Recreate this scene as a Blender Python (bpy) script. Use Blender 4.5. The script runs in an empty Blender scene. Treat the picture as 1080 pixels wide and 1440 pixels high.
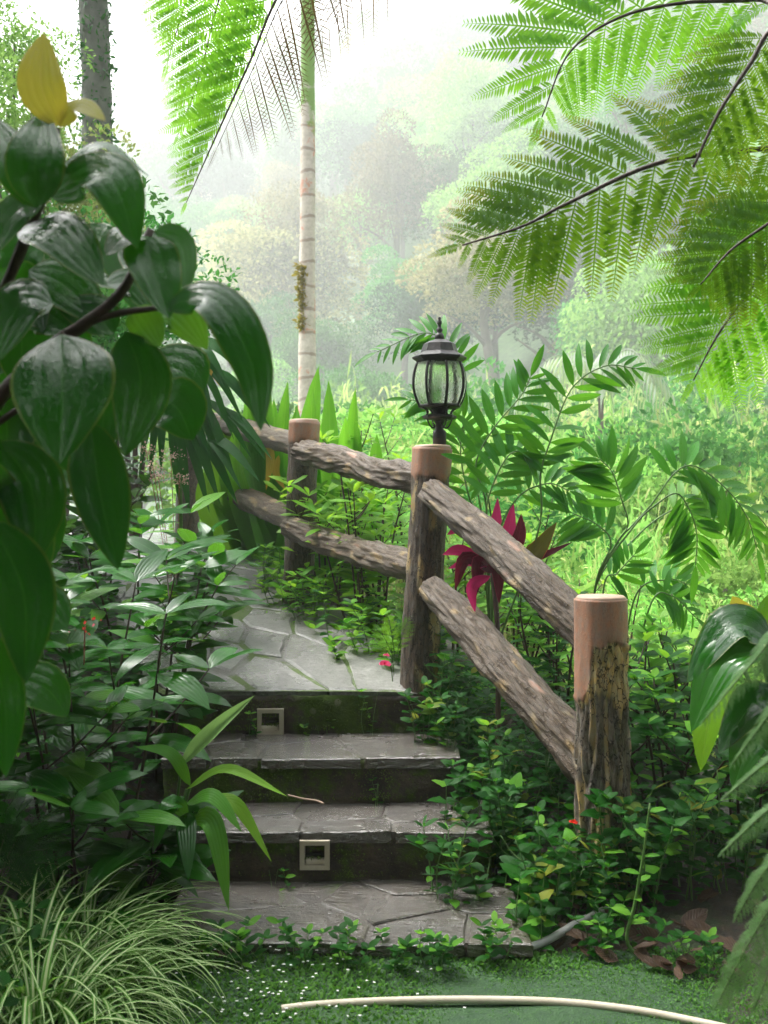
import bpy, math, random
import numpy as np
from mathutils import Vector, Matrix, noise
R = math.radians
scene = bpy.context.scene
COL = scene.collection
rng = random.Random(7)
nrg = np.random.default_rng(7)

# ------------------------------------------------------------------ camera
CZ = 1.24
FPX = 1500.0                       # focal length in photograph pixels (1080 wide)
cam_d = bpy.data.cameras.new('camera')
cam_d.lens = 50.0; cam_d.sensor_width = 36.0; cam_d.sensor_fit = 'HORIZONTAL'
cam_d.clip_start = 0.05; cam_d.clip_end = 1000
cam_d.dof.use_dof = True; cam_d.dof.focus_distance = 3.75; cam_d.dof.aperture_fstop = 9.0
cam = bpy.data.objects.new('camera', cam_d); COL.objects.link(cam)
cam.location = (0, 0, CZ); cam.rotation_euler = (R(90), 0, 0)
scene.camera = cam

def PX(px, py, d):
    return Vector(((px - 540) / FPX * d, d, CZ - (py - 720) / FPX * d))

# ------------------------------------------------------------------ sky and sun (rainy, backlit, soft)
SUN_EL, SUN_AZ = 60.0, -62.0       # azimuth measured from +Y towards +X
world = bpy.data.worlds.new('World'); scene.world = world; world.use_nodes = True
wn = world.node_tree.nodes; wl = world.node_tree.links; wn.clear()
sky = wn.new('ShaderNodeTexSky'); sky.sky_type = 'NISHITA'; sky.sun_disc = False
sky.sun_elevation = R(SUN_EL); sky.sun_rotation = R(SUN_AZ)
sky.air_density = 1.0; sky.dust_density = 6.0; sky.ozone_density = 1.0
hs = wn.new('ShaderNodeHueSaturation'); hs.inputs['Saturation'].default_value = 0.13
bgn = wn.new('ShaderNodeBackground'); bgn.inputs['Strength'].default_value = 0.15
wo = wn.new('ShaderNodeOutputWorld')
wl.new(sky.outputs[0], hs.inputs['Color']); wl.new(hs.outputs[0], bgn.inputs['Color']); wl.new(bgn.outputs[0], wo.inputs['Surface'])
sd = bpy.data.lights.new('sun', 'SUN'); sd.energy = 1.5; sd.angle = R(18); sd.color = (1.0, 0.97, 0.92)
sun = bpy.data.objects.new('sun', sd); COL.objects.link(sun)
sv = Vector((math.sin(R(SUN_AZ)) * math.cos(R(SUN_EL)), math.cos(R(SUN_AZ)) * math.cos(R(SUN_EL)), math.sin(R(SUN_EL))))
sun.rotation_euler = sv.to_track_quat('Z', 'Y').to_euler()
sun.location = (-6, 10, 18)

vs = scene.view_settings
vs.view_transform = 'Standard'; vs.look = 'None'; vs.gamma = 1.0; vs.exposure = 2.05
try: vs.use_curve_mapping = False
except Exception: pass
scene.render.engine = 'CYCLES'
cy = scene.cycles
cy.use_denoising = True
try: cy.denoiser = 'OPENIMAGEDENOISE'; cy.denoising_input_passes = 'RGB_ALBEDO_NORMAL'
except Exception: pass
cy.max_bounces = 6; cy.diffuse_bounces = 3; cy.glossy_bounces = 2; cy.transmission_bounces = 5
cy.volume_bounces = 1; cy.transparent_max_bounces = 8
cy.caustics_reflective = False; cy.caustics_refractive = False
cy.sample_clamp_indirect = 6.0

# ------------------------------------------------------------------ helpers
ORI = {}
def tag(o, label=None, cat=None, group=None, kind=None):
    if label: o['label'] = label
    if cat: o['category'] = cat
    if group: o['group'] = group
    if kind: o['kind'] = kind
    return o

def thing(name, label, cat, loc, group=None):
    o = bpy.data.objects.new(name, None); COL.objects.link(o)
    o.empty_display_size = 0.1
    o.location = loc; ORI[o.name] = Vector(loc)
    return tag(o, label, cat, group)

def setparent(o, parent):
    o.parent = parent
    if parent is not None and parent.name in ORI:
        o.matrix_parent_inverse = Matrix.Translation(-ORI[parent.name])

def put(name, mesh, parent=None, M=None, mat=None):
    """link a mesh (world coordinates, or placed by matrix M) under a parent"""
    o = bpy.data.objects.new(name, mesh); COL.objects.link(o)
    setparent(o, parent)
    if M is not None: o.matrix_basis = M
    if mat is not None:
        o.material_slots[0].link = 'OBJECT'; o.material_slots[0].material = mat
    return o

def mesh(name, V, F, mat, UV=None, smooth=True):
    me = bpy.data.meshes.new(name)
    V = np.asarray(V, dtype=np.float32)
    if isinstance(F, np.ndarray) and F.ndim == 2:
        k = F.shape[1]; n = F.shape[0]
        me.vertices.add(len(V)); me.vertices.foreach_set('co', V.ravel())
        me.loops.add(n * k); me.loops.foreach_set('vertex_index', F.astype(np.int32).ravel())
        me.polygons.add(n)
        me.polygons.foreach_set('loop_start', np.arange(n, dtype=np.int32) * k)
        me.update(calc_edges=True)
    else:
        me.from_pydata([tuple(map(float, v)) for v in V], [], [tuple(map(int, f)) for f in F])
    if UV is not None:
        uvl = me.uv_layers.new(name='UVMap')
        li = np.empty(len(me.loops), dtype=np.int32); me.loops.foreach_get('vertex_index', li)
        uvl.data.foreach_set('uv', np.asarray(UV, dtype=np.float32)[li].ravel())
    if smooth: me.polygons.foreach_set('use_smooth', np.ones(len(me.polygons), dtype=bool))
    me.materials.append(mat)
    me.validate(); me.update()
    return me

def merge(parts):
    """parts: list of (V, F list) -> one V, F"""
    V = []; F = []; o = 0
    for v, f in parts:
        V += [tuple(p) for p in v]; F += [tuple(i + o for i in q) for q in f]; o += len(v)
    return V, F

def bez(pts, n):
    """smooth curve through points (Catmull-Rom), n samples"""
    P = [Vector(p) for p in pts]
    if len(P) == 2: return [P[0].lerp(P[1], i / (n - 1)) for i in range(n)]
    P = [P[0] * 2 - P[1]] + P + [P[-1] * 2 - P[-2]]
    m = len(P) - 3; out = []
    for i in range(n):
        t = i / (n - 1) * m; k = min(int(t), m - 1); u = t - k
        a, b, c, d = P[k], P[k + 1], P[k + 2], P[k + 3]
        out.append(0.5 * ((2 * b) + (c - a) * u + (2 * a - 5 * b + 4 * c - d) * u * u + (3 * b - a - 3 * c + d) * u ** 3))
    return out

def tube(pts, rad, ns=6, cap=True, disp=None):
    n = len(pts); V = []; F = []
    if not hasattr(rad, '__len__'): rad = [rad] * n
    up = Vector((0.13, 0.21, 1)).normalized()
    for i, p in enumerate(pts):
        t = (pts[min(i + 1, n - 1)] - pts[max(i - 1, 0)]).normalized()
        if abs(t.dot(up)) > 0.97: up = Vector((0.9, 0.3, 0.1)).normalized()
        s = t.cross(up).normalized(); q = s.cross(t)
        for k in range(ns):
            a = 2 * math.pi * k / ns
            dr = (s * math.cos(a) + q * math.sin(a))
            r = rad[i] * (1 if disp is None else disp(i / (n - 1), a, p))
            V.append(p + dr * r)
    for i in range(n - 1):
        for k in range(ns):
            F.append((i * ns + k, i * ns + (k + 1) % ns, (i + 1) * ns + (k + 1) % ns, (i + 1) * ns + k))
    if cap:
        F.append(tuple(range(ns - 1, -1, -1))); F.append(tuple((n - 1) * ns + k for k in range(ns)))
    return V, F

def lathe(profile, ns=24, c=(0, 0, 0), cap=True):
    V = []; F = []
    for r, z in profile:
        for k in range(ns):
            a = 2 * math.pi * k / ns
            V.append((c[0] + r * math.cos(a), c[1] + r * math.sin(a), c[2] + z))
    for i in range(len(profile) - 1):
        for k in range(ns):
            F.append((i * ns + k, i * ns + (k + 1) % ns, (i + 1) * ns + (k + 1) % ns, (i + 1) * ns + k))
    if cap:
        F.append(tuple(range(ns - 1, -1, -1))); F.append(tuple((len(profile) - 1) * ns + k for k in range(ns)))
    return V, F

def sstep(a, b, x):
    t = min(1.0, max(0.0, (x - a) / (b - a))); return t * t * (3 - 2 * t)

# ------------------------------------------------------------------ leaf geometry
def prof(kind, s):
    s = np.clip(s, 0, 1)
    if kind == 'ell':   w = np.sin(np.pi * s ** 0.85) ** 0.8
    elif kind == 'ovate': w = (s ** 0.55) * ((1 - s) ** 0.75) * 1.95
    elif kind == 'lance': w = (s ** 0.75) * ((1 - s) ** 1.0) * 2.0
    elif kind == 'obl': w = (s ** 1.1) * ((1 - s) ** 0.55) * 2.2
    elif kind == 'strap': w = np.minimum(1, (s / 0.12 + 0.15)) * (1 - s ** 4) ** 0.8
    elif kind == 'blade': w = np.minimum(1, s * 2 + 0.45) * (1 - s ** 2.2)
    elif kind == 'heart': w = np.minimum(1, (s / 0.16) ** 0.5) * (1 - s) ** 0.7 * 1.1
    return np.maximum(w, 0.004)

def gridF(nl, nw):
    F = []
    for i in range(nl):
        for k in range(nw):
            a = i * (nw + 1) + k
            F.append((a, a + 1, a + nw + 2, a + nw + 1))
    return np.array(F, dtype=np.int32)

def leaf_geo(L=1., W=.3, kind='ell', nl=7, nw=4, fold=.15, droop=.5, wave=.0, curl=0., a0=0., side=0., ph=0.):
    s = np.linspace(0, 1, nl + 1)
    ang = a0 - droop * s ** 1.3
    ds = L / nl
    y = np.concatenate([[0], np.cumsum(np.cos(ang[:-1]) * ds)])
    z = np.concatenate([[0], np.cumsum(np.sin(ang[:-1]) * ds)])
    w = W / 2 * prof(kind, s)
    u = np.linspace(-1, 1, nw + 1)
    V = np.zeros((nl + 1, nw + 1, 3)); UV = np.zeros((nl + 1, nw + 1, 2))
    for j, uu in enumerate(u):
        off = (fold * abs(uu) - curl * uu * uu) * w + wave * W * np.sin(s * 14 + ph + (1.5 if uu > 0 else 0)) * abs(uu) * prof(kind, s)
        V[:, j, 0] = uu * w + side * L * s * s
        V[:, j, 1] = y - np.sin(ang) * off
        V[:, j, 2] = z + np.cos(ang) * off
        UV[:, j, 0] = uu * .5 + .5; UV[:, j, 1] = s
    return V.reshape(-1, 3), gridF(nl, nw), UV.reshape(-1, 2)

def leaf_set(name, mat, n, L=1., W=(.28, .36), kind='ell', nl=6, nw=4, fold=(.1, .3), droop=(.2, .9), wave=(0, .04), curl=(0, .2), side=.06):
    out = []
    for i in range(n):
        g = leaf_geo(L, rng.uniform(*W), kind, nl, nw, rng.uniform(*fold), rng.uniform(*droop), rng.uniform(*wave), rng.uniform(*curl), side=rng.uniform(-side, side), ph=rng.uniform(0, 6))
        out.append(mesh(name, g[0], g[1], mat, g[2]))
    return out

def frame(pos, d, up, L, roll=0., wx=1.):
    d = Vector(d).normalized(); up = Vector(up)
    x = d.cross(up)
    if x.length < 1e-4: x = d.cross(Vector((1, .2, .1)))
    x.normalize(); z = x.cross(d)
    if roll:
        c, s_ = math.cos(roll), math.sin(roll); x, z = x * c + z * s_, z * c - x * s_
    M = Matrix((( x.x * L * wx, d.x * L, z.x * L, pos[0]), (x.y * L * wx, d.y * L, z.y * L, pos[1]), (x.z * L * wx, d.z * L, z.z * L, pos[2]), (0, 0, 0, 1)))
    return M

def frames_np(D, U, L):
    D = D / np.linalg.norm(D, axis=1, keepdims=True)
    X = np.cross(D, U); X /= (np.linalg.norm(X, axis=1, keepdims=True) + 1e-6)
    Z = np.cross(X, D)
    return np.stack([X, D, Z], axis=2) * L[:, None, None]

def scatter(geos, P, D, U, L):
    """many leaves as one V,F,UV ; geos list of (V,F,UV) all of the same topology"""
    Mx = frames_np(D, U, L); n = len(P)
    idx = nrg.integers(0, len(geos), n)
    G = np.stack([g[0] for g in geos])[idx]
    V = np.einsum('mij,mnj->mni', Mx, G) + P[:, None, :]
    k = G.shape[1]
    F = (geos[0][1][None] + (np.arange(n) * k)[:, None, None]).reshape(-1, 4)
    UV = np.stack([g[2] for g in geos])[idx].reshape(-1, 2)
    return V.reshape(-1, 3), F, UV

def hero_leaf(parent, pts, width, mat, kind='ell', nh=(0, -1, .4), fold=.15, nl=14, nw=6, wave=.02, curl=.1, name='leaf', twist=0., label=None):
    """a single traced leaf along a world-space curve"""
    C = bez(pts, nl + 1); V = []; UV = []; nh = Vector(nh).normalized()
    ph = rng.uniform(0, 6)
    for i, p in enumerate(C):
        s = i / nl
        t = (C[min(i + 1, nl)] - C[max(i - 1, 0)]).normalized()
        x = t.cross(nh)
        if x.length < .05: x = t.cross(Vector((1, 0, .3)))
        x.normalize(); z = x.cross(t)
        if twist:
            c, s_ = math.cos(twist * s), math.sin(twist * s); x, z = x * c + z * s_, z * c - x * s_
        w = width / 2 * float(prof(kind, np.array(s)))
        for k in range(nw + 1):
            u = -1 + 2 * k / nw
            off = (fold * abs(u) - curl * u * u) * w + wave * width * math.sin(s * 13 + ph + (1.5 if u > 0 else 0)) * abs(u) * min(1, 4 * s * (1 - s))
            V.append(p + x * (u * w) + z * off); UV.append((u * .5 + .5, s))
    o = put(name, mesh(name, V, gridF(nl, nw), mat, UV), parent)
    if label: o['label'] = label
    return o

# ------------------------------------------------------------------ materials
def newmat(name):
    m = bpy.data.materials.new(name); m.use_nodes = True
    n = m.node_tree.nodes; n.clear()
    return m, n, m.node_tree.links

def mathn(n, l, op, a, b=None, c=None, clamp=False):
    k = n.new('ShaderNodeMath'); k.operation = op; k.use_clamp = clamp
    for i, v in enumerate((a, b, c)):
        if v is None: continue
        if isinstance(v, (int, float)): k.inputs[i].default_value = v
        else: l.new(v, k.inputs[i])
    return k.outputs[0]

def mixc(n, l, f, a, b, mode='MIX'):
    k = n.new('ShaderNodeMix'); k.data_type = 'RGBA'; k.blend_type = mode
    for sock, v in ((k.inputs[0], f), (k.inputs[6], a), (k.inputs[7], b)):
        if isinstance(v, (int, float)): sock.default_value = v
        elif isinstance(v, tuple): sock.default_value = v if len(v) == 4 else v + (1,)
        else: l.new(v, sock)
    return k.outputs[2]

def ramp(n, l, f, stops):
    k = n.new('ShaderNodeValToRGB'); l.new(f, k.inputs[0])
    e = k.color_ramp.elements
    while len(e) < len(stops): e.new(0.5)
    for i, (p, c) in enumerate(stops):
        e[i].position = p
        e[i].color = (c, c, c, 1) if isinstance(c, (int, float)) else tuple(c) + (1,)
    return k.outputs[0]

def noisen(n, l, vec, scale, detail=4, rough=.55, w=None, dist=0.):
    k = n.new('ShaderNodeTexNoise'); k.inputs['Scale'].default_value = scale; k.inputs['Detail'].default_value = detail
    k.inputs['Roughness'].default_value = rough; k.inputs['Distortion'].default_value = dist
    if w is not None:
        k.noise_dimensions = '4D'; l.new(w, k.inputs['W'])
    if vec is not None: l.new(vec, k.inputs['Vector'])
    return k.outputs[0]

def leaf_mat(name, c1, c2, rough=.35, trans=.35, tcol=None, vein=None, veinw=.06, stripe=None, stripew=.4, edge=None, nveins=0, bump=.25, spec=.5, tip=None, spots=None, vary=.3, drops=0.):
    if not drops: spec *= .45
    m, n, l = newmat(name)
    oi = n.new('ShaderNodeObjectInfo'); ge = n.new('ShaderNodeNewGeometry')
    uvn = n.new('ShaderNodeUVMap'); uvn.uv_map = 'UVMap'
    sx = n.new('ShaderNodeSeparateXYZ'); l.new(uvn.outputs[0], sx.inputs[0])
    rnd = mathn(n, l, 'FRACT', mathn(n, l, 'MULTIPLY_ADD', ge.outputs['Random Per Island'], 7.31, oi.outputs['Random']))
    w4 = mathn(n, l, 'MULTIPLY', rnd, 40.)
    nz = noisen(n, l, uvn.outputs[0], 3.5, 3, .6, w4)
    col = mixc(n, l, rnd, c1, c2)
    val = mathn(n, l, 'MULTIPLY_ADD', nz, vary * 2, 1 - vary)
    vm = n.new('ShaderNodeVectorMath'); vm.operation = 'SCALE'; l.new(col, vm.inputs[0]); l.new(val, vm.inputs[3])
    col = vm.outputs[0]
    au = mathn(n, l, 'ABSOLUTE', mathn(n, l, 'MULTIPLY_ADD', sx.outputs[0], 2., -1.))
    if stripe:
        f = mathn(n, l, 'LESS_THAN', au, stripew)
        col = mixc(n, l, mathn(n, l, 'MULTIPLY', f, .85), col, stripe)
    if edge:
        f = ramp(n, l, mathn(n, l, 'MULTIPLY_ADD', nz, .12, au), [(.98, 0), (1.06, .8)])
        col = mixc(n, l, f, col, edge)
    if tip:
        f = ramp(n, l, mathn(n, l, 'MULTIPLY_ADD', nz, .5, sx.outputs[1]), [(.85, 0), (1.15, 1)])
        col = mixc(n, l, f, col, tip)
    if spots:
        sp = ramp(n, l, noisen(n, l, uvn.outputs[0], 14, 2, .5, w4), [(.66, 0), (.74, 1)])
        col = mixc(n, l, sp, col, spots)
    if vein:
        f = ramp(n, l, au, [(0, 1), (veinw, 0)])
        col = mixc(n, l, mathn(n, l, 'MULTIPLY', f, .6), col, vein)
    bs = n.new('ShaderNodeBsdfPrincipled'); l.new(col, bs.inputs['Base Color'])
    rn = noisen(n, l, uvn.outputs[0], 9, 3, .6, w4)
    l.new(mathn(n, l, 'MULTIPLY_ADD', rn, .40, rough - .22, True), bs.inputs['Roughness'])
    bs.inputs['Specular IOR Level'].default_value = spec
    hgt = mathn(n, l, 'MULTIPLY', nz, .5)
    if nveins:
        vv = mathn(n, l, 'SINE', mathn(n, l, 'MULTIPLY', au, nveins * 3.1416))
        hgt = mathn(n, l, 'MULTIPLY_ADD', mathn(n, l, 'ABSOLUTE', vv), .5, hgt)
    else:
        vv = mathn(n, l, 'SINE', mathn(n, l, 'MULTIPLY', mathn(n, l, 'MULTIPLY_ADD', au, -.25, sx.outputs[1]), 60.))
        hgt = mathn(n, l, 'MULTIPLY_ADD', vv, .12, hgt)
    if drops:
        dn = ramp(n, l, noisen(n, l, uvn.outputs[0], 26, 2, .5, w4), [(.52, 0), (.66, 1)])
        hgt = mathn(n, l, 'MULTIPLY_ADD', dn, drops, hgt)
    bp = n.new('ShaderNodeBump'); bp.inputs['Strength'].default_value = bump; bp.inputs['Distance'].default_value = .01
    l.new(hgt, bp.inputs['Height']); l.new(bp.outputs[0], bs.inputs['Normal'])
    tr = n.new('ShaderNodeBsdfTranslucent')
    if tcol: l.new(mixc(n, l, .75, col, tcol), tr.inputs['Color'])
    else: l.new(mixc(n, l, 1., col, (1.5, 1.7, .7, 1), 'MULTIPLY'), tr.inputs['Color'])
    mx = n.new('ShaderNodeMixShader'); mx.inputs[0].default_value = trans
    l.new(bs.outputs[0], mx.inputs[1]); l.new(tr.outputs[0], mx.inputs[2])
    out = n.new('ShaderNodeOutputMaterial'); l.new(mx.outputs[0], out.inputs['Surface'])
    return m

def simple_mat(name, c1, c2=None, rough=.6, scale=20., bump=.3, metal=0., spec=.5, coord='Object', detail=5, dist=.01):
    m, n, l = newmat(name)
    tc = n.new('ShaderNodeTexCoord'); oi = n.new('ShaderNodeObjectInfo')
    nz = noisen(n, l, tc.outputs[coord], scale, detail, .6)
    f = ramp(n, l, nz, [(.3, 0), (.7, 1)])
    col = mixc(n, l, f, c1, c2 or tuple(x * .7 for x in c1))
    bs = n.new('ShaderNodeBsdfPrincipled'); l.new(col, bs.inputs['Base Color'])
    l.new(mathn(n, l, 'MULTIPLY_ADD', nz, .3, rough - .15, True), bs.inputs['Roughness'])
    bs.inputs['Metallic'].default_value = metal; bs.inputs['Specular IOR Level'].default_value = spec
    bp = n.new('ShaderNodeBump'); bp.inputs['Strength'].default_value = bump; bp.inputs['Distance'].default_value = dist
    l.new(nz, bp.inputs['Height']); l.new(bp.outputs[0], bs.inputs['Normal'])
    out = n.new('ShaderNodeOutputMaterial'); l.new(bs.outputs[0], out.inputs['Surface'])
    return m
# ================================================================== terrain
FEN = [(0.0, 2.2), (.647, 3.18), (.18, 4.04), (-.39, 5.17), (-1.12, 6.6), (-2.4, 8.2), (-5, 10), (-14, 14), (-40, 22)]
FY = [1.0, 2.6, 3.18, 4.04, 5.17, 6.6, 8.2, 10, 14, 24, 60]
FX = [2.6, 1.3, .75, .30, -.27, -1.0, -2.2, -4.2, -9, -16, -40]
PYY = [0, 2.80, 3.3, 3.98, 5.17, 6.2, 7.5, 9, 12, 40]
PZZ = [.07, .07, .20, .53, .77, .97, 1.10, 1.17, 1.25, 1.4]
PTH = [(-.33, 3.98), (-.56, 4.55), (-.82, 5.2), (-1.27, 6.2), (-1.75, 7.2), (-2.6, 8.2), (-4.2, 9.2)]
PTHZ = [.57, .685, .81, 1.005, 1.115, 1.18, 1.23]

def hill(x, y):
    t = y - (72 - .8 * x)
    z = -6.5
    if t > 0:
        tt = min(t, 210.)
        z += .56 * tt * sstep(0, 20, t)
        z += 4.4 * noise.noise(Vector((x * .023, y * .023, 3.1))) * sstep(8, 50, t)
        if t > 210: z -= .12 * (t - 210)
    return z

def ground(x, y):
    zb = float(np.interp(y, PYY, PZZ)); fx = float(np.interp(y, FY, FX))
    q = x - (fx + .18)
    z = zb
    # bank on the planted side of the path
    pl = float(np.interp(y, [2.8, 3.98, 5.2, 6.2, 7.2, 8.2, 9.2], [-.75, -.82, -1.3, -1.76, -2.3, -3.2, -4.8]))
    if x < pl: z += min(.55, .28 * (pl - x)) * sstep(2.0, 3.5, y)
    # under the steps
    m = sstep(-1.0, -.8, x) * (1 - sstep(.42, .55, x)) * sstep(2.80, 2.95, y) * (1 - sstep(4.4, 4.7, y))
    z -= .16 * m
    if y > 4.2: z -= .05 * sstep(pl - .05, pl + .1, x) * (1 - sstep(fx - .2, fx, x))
    z += .02 * noise.noise(Vector((x * 2.3, y * 2.3, .5))) * (1 - m)
    # falls away beyond the fence
    if q > 0:
        w = sstep(2.7, 4.4, y)
        zf = -6.5
        drop = min(1.0, q / 14.0)
        z = z + ((zf - zb) * (drop ** 1.15)) * w - .10 * min(q, 1.) * w
        if q > 2: z += .25 * noise.noise(Vector((x * .35, y * .35, 7.7)))
    h = hill(x, y)
    k = sstep(30, 68, y + .8 * x) if q > 0 else sstep(36, 75, y)
    return z * (1 - k) + max(h, -6.5) * k

def axis(segs):
    out = []
    for a, b, s in segs: out += list(np.arange(a, b, s))
    return np.array(out + [segs[-1][1]])
gx = axis([(-460, -60, 16), (-60, -12, 3), (-12, -3, .6), (-3, 3, .09), (3, 14, .6), (14, 60, 3), (60, 460, 16)])
gy = axis([(-40, -4, 4), (-4, 1.5, .5), (1.5, 7.5, .09), (7.5, 14, .4), (14, 60, 2.5), (60, 320, 6), (320, 520, 20)])
GV = np.array([(x, y, ground(x, y)) for y in gy for x in gx])
nx, ny = len(gx), len(gy)
ii = np.arange(nx - 1)[None, :] + np.arange(ny - 1)[:, None] * nx
GF = np.stack([ii, ii + 1, ii + nx + 1, ii + nx], axis=2).reshape(-1, 4)

def ground_mat():
    m, n, l = newmat('soil')
    tc = n.new('ShaderNodeTexCoord'); P = tc.outputs['Object']
    n1 = noisen(n, l, P, 6, 6, .65); n2 = noisen(n, l, P, 38, 5, .7); n3 = noisen(n, l, P, 1.7, 4, .6)
    col = mixc(n, l, ramp(n, l, n2, [(.35, 0), (.7, 1)]), (.010, .006, .004), (.055, .034, .020))
    col = mixc(n, l, ramp(n, l, n1, [(.5, 0), (.62, 1)]), col, (.022, .045, .012))
    sx = n.new('ShaderNodeSeparateXYZ'); l.new(P, sx.inputs[0])
    far = ramp(n, l, mathn(n, l, 'MULTIPLY', sx.outputs[1], .05), [(.4, 0), (.6, 1)])
    g = mixc(n, l, ramp(n, l, n3, [(.35, 0), (.65, 1)]), (.03, .09, .02), (.08, .17, .035))
    col = mixc(n, l, far, col, g)
    bs = n.new('ShaderNodeBsdfPrincipled'); l.new(col, bs.inputs['Base Color'])
    l.new(mathn(n, l, 'MULTIPLY_ADD', n2, .5, .3), bs.inputs['Roughness'])
    bp = n.new('ShaderNodeBump'); bp.inputs['Strength'].default_value = .8; bp.inputs['Distance'].default_value = .02
    l.new(n2, bp.inputs['Height']); l.new(bp.outputs[0], bs.inputs['Normal'])
    out = n.new('ShaderNodeOutputMaterial'); l.new(bs.outputs[0], out.inputs['Surface'])
    return m
M_SOIL = ground_mat()
gr = put('ground', mesh('ground', GV, GF, M_SOIL)); tag(gr, 'dark wet soil and misty valley terrain under the plants', kind='structure')

# ------------------------------------------------------------------ stone materials
def stone_mat(name, c1, c2, moss=.0, wet=.2, bump=.5, coat=0., lichen=0.):
    m, n, l = newmat(name)
    tc = n.new('ShaderNodeTexCoord'); oi = n.new('ShaderNodeObjectInfo'); ge = n.new('ShaderNodeNewGeometry')
    P = tc.outputs['Object']; w4 = mathn(n, l, 'MULTIPLY', oi.outputs['Random'], 30.)
    n1 = noisen(n, l, P, 9, 6, .65, w4); n2 = noisen(n, l, P, 55, 5, .7, w4); n3 = noisen(n, l, P, 3.2, 4, .6, w4)
    mp = n.new('ShaderNodeMapping'); mp.inputs['Scale'].default_value = (22, 120, 60); l.new(P, mp.inputs[0])
    n4 = noisen(n, l, mp.outputs[0], 1, 3, .5, w4, .6)
    col = mixc(n, l, ramp(n, l, n1, [(.3, 0), (.7, 1)]), c1, c2)
    col = mixc(n, l, mathn(n, l, 'MULTIPLY', oi.outputs['Random'], .5), col, tuple(x * .55 for x in c1))
    sp = ramp(n, l, n2, [(.3, .55), (.75, 1.15)])
    col = mixc(n, l, 1., col, sp, 'MULTIPLY')
    if moss:
        f = ramp(n, l, mathn(n, l, 'MULTIPLY_ADD', n2, .25, n3), [(.72 - moss, 0), (.80 - moss, 1)])
        mc = mixc(n, l, n2, (.02, .05, .005), (.09, .15, .01))
        col = mixc(n, l, f, col, mc)
    if lichen:
        vo = n.new('ShaderNodeTexVoronoi'); vo.inputs['Scale'].default_value = 16; l.new(P, vo.inputs['Vector'])
        lf = mathn(n, l, 'MULTIPLY', ramp(n, l, mathn(n, l, 'MULTIPLY_ADD', n2, .12, vo.outputs['Distance']), [(.22, 1), (.30, 0)]), ramp(n, l, n3, [(.56, 0), (.62, lichen)]))
        col = mixc(n, l, lf, col, (.26, .25, .17))
    bs = n.new('ShaderNodeBsdfPrincipled'); l.new(col, bs.inputs['Base Color'])
    rg = ramp(n, l, mathn(n, l, 'MULTIPLY_ADD', n2, .2, n3), [(.35, wet), (.85, wet + .35)])
    if moss: rg = mixc(n, l, f, rg, (.9, .9, .9))
    l.new(rg, bs.inputs['Roughness'])
    bs.inputs['Coat Weight'].default_value = coat; bs.inputs['Coat Roughness'].default_value = .10; bs.inputs['Coat IOR'].default_value = 1.9
    bp2 = n.new('ShaderNodeBump'); bp2.inputs['Strength'].default_value = 1.; bp2.inputs['Distance'].default_value = .016; l.new(mathn(n, l, 'ADD', mathn(n, l, 'MULTIPLY_ADD', n2, .55, mathn(n, l, 'MULTIPLY', n1, .5)), mathn(n, l, 'MULTIPLY', n4, .9)), bp2.inputs['Height']); l.new(bp2.outputs[0], bs.inputs['Coat Normal'])
    bp = n.new('ShaderNodeBump'); bp.inputs['Strength'].default_value = bump; bp.inputs['Distance'].default_value = .008
    l.new(mathn(n, l, 'ADD', mathn(n, l, 'ADD', mathn(n, l, 'MULTIPLY', n2, .5), n1), mathn(n, l, 'MULTIPLY', n4, .5)), bp.inputs['Height']); l.new(bp.outputs[0], bs.inputs['Normal'])
    out = n.new('ShaderNodeOutputMaterial'); l.new(bs.outputs[0], out.inputs['Surface'])
    return m
M_FLAG = stone_mat('wet_flagstone', (.20, .195, .185), (.36, .35, .33), 0, .13, .5, .7)
M_TREAD = stone_mat('wet_tread_stone', (.040, .032, .022), (.12, .098, .07), 0, .06, .9, .9)
M_MORTAR = stone_mat('mossy_mortar', (.12, .115, .10), (.20, .19, .17), .14, .18, .9, .3)
M_TMORT = stone_mat('tread_mortar', (.07, .06, .05), (.14, .125, .10), .02, .1, .9, .6)
M_RISER = stone_mat('mossy_concrete', (.020, .015, .010), (.12, .088, .055), .08, .35, 1., 0., .5)

def clip(poly, a, nrm):
    out = []
    for i in range(len(poly)):
        p, q = poly[i], poly[(i + 1) % len(poly)]
        dp = (p[0] - a[0]) * nrm[0] + (p[1] - a[1]) * nrm[1]; dq = (q[0] - a[0]) * nrm[0] + (q[1] - a[1]) * nrm[1]
        if dp <= 0: out.append(p)
        if (dp < 0 < dq) or (dq < 0 < dp):
            t = dp / (dp - dq); out.append((p[0] + (q[0] - p[0]) * t, p[1] + (q[1] - p[1]) * t))
    return out

def voronoi(x0, x1, y0, y1, n, gap, seed, relax=2, aspect=1.):
    r = random.Random(seed)
    S = [(r.uniform(x0, x1), r.uniform(y0, y1)) for _ in range(n)]
    for it in range(relax + 1):
        cells = []
        for i, a in enumerate(S):
            poly = [(x0, y0), (x1, y0), (x1, y1), (x0, y1)]
            for j, b in enumerate(S):
                if i == j: continue
                dx, dy = (b[0] - a[0]), (b[1] - a[1]); L = math.hypot(dx, dy)
                mid = ((a[0] + b[0]) / 2 - dx / L * (gap if it == relax else 0), (a[1] + b[1]) / 2 - dy / L * (gap if it == relax else 0))
                poly = clip(poly, mid, (dx, dy))
                if not poly: break
            cells.append(poly)
        if it < relax:
            S = [((sum(p[0] for p in c) / len(c)) * .6 + s[0] * .4, (sum(p[1] for p in c) / len(c)) * .6 + s[1] * .4) if c else s for c, s in zip(cells, S)]
    return [c for c in cells if len(c) >= 3]

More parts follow.
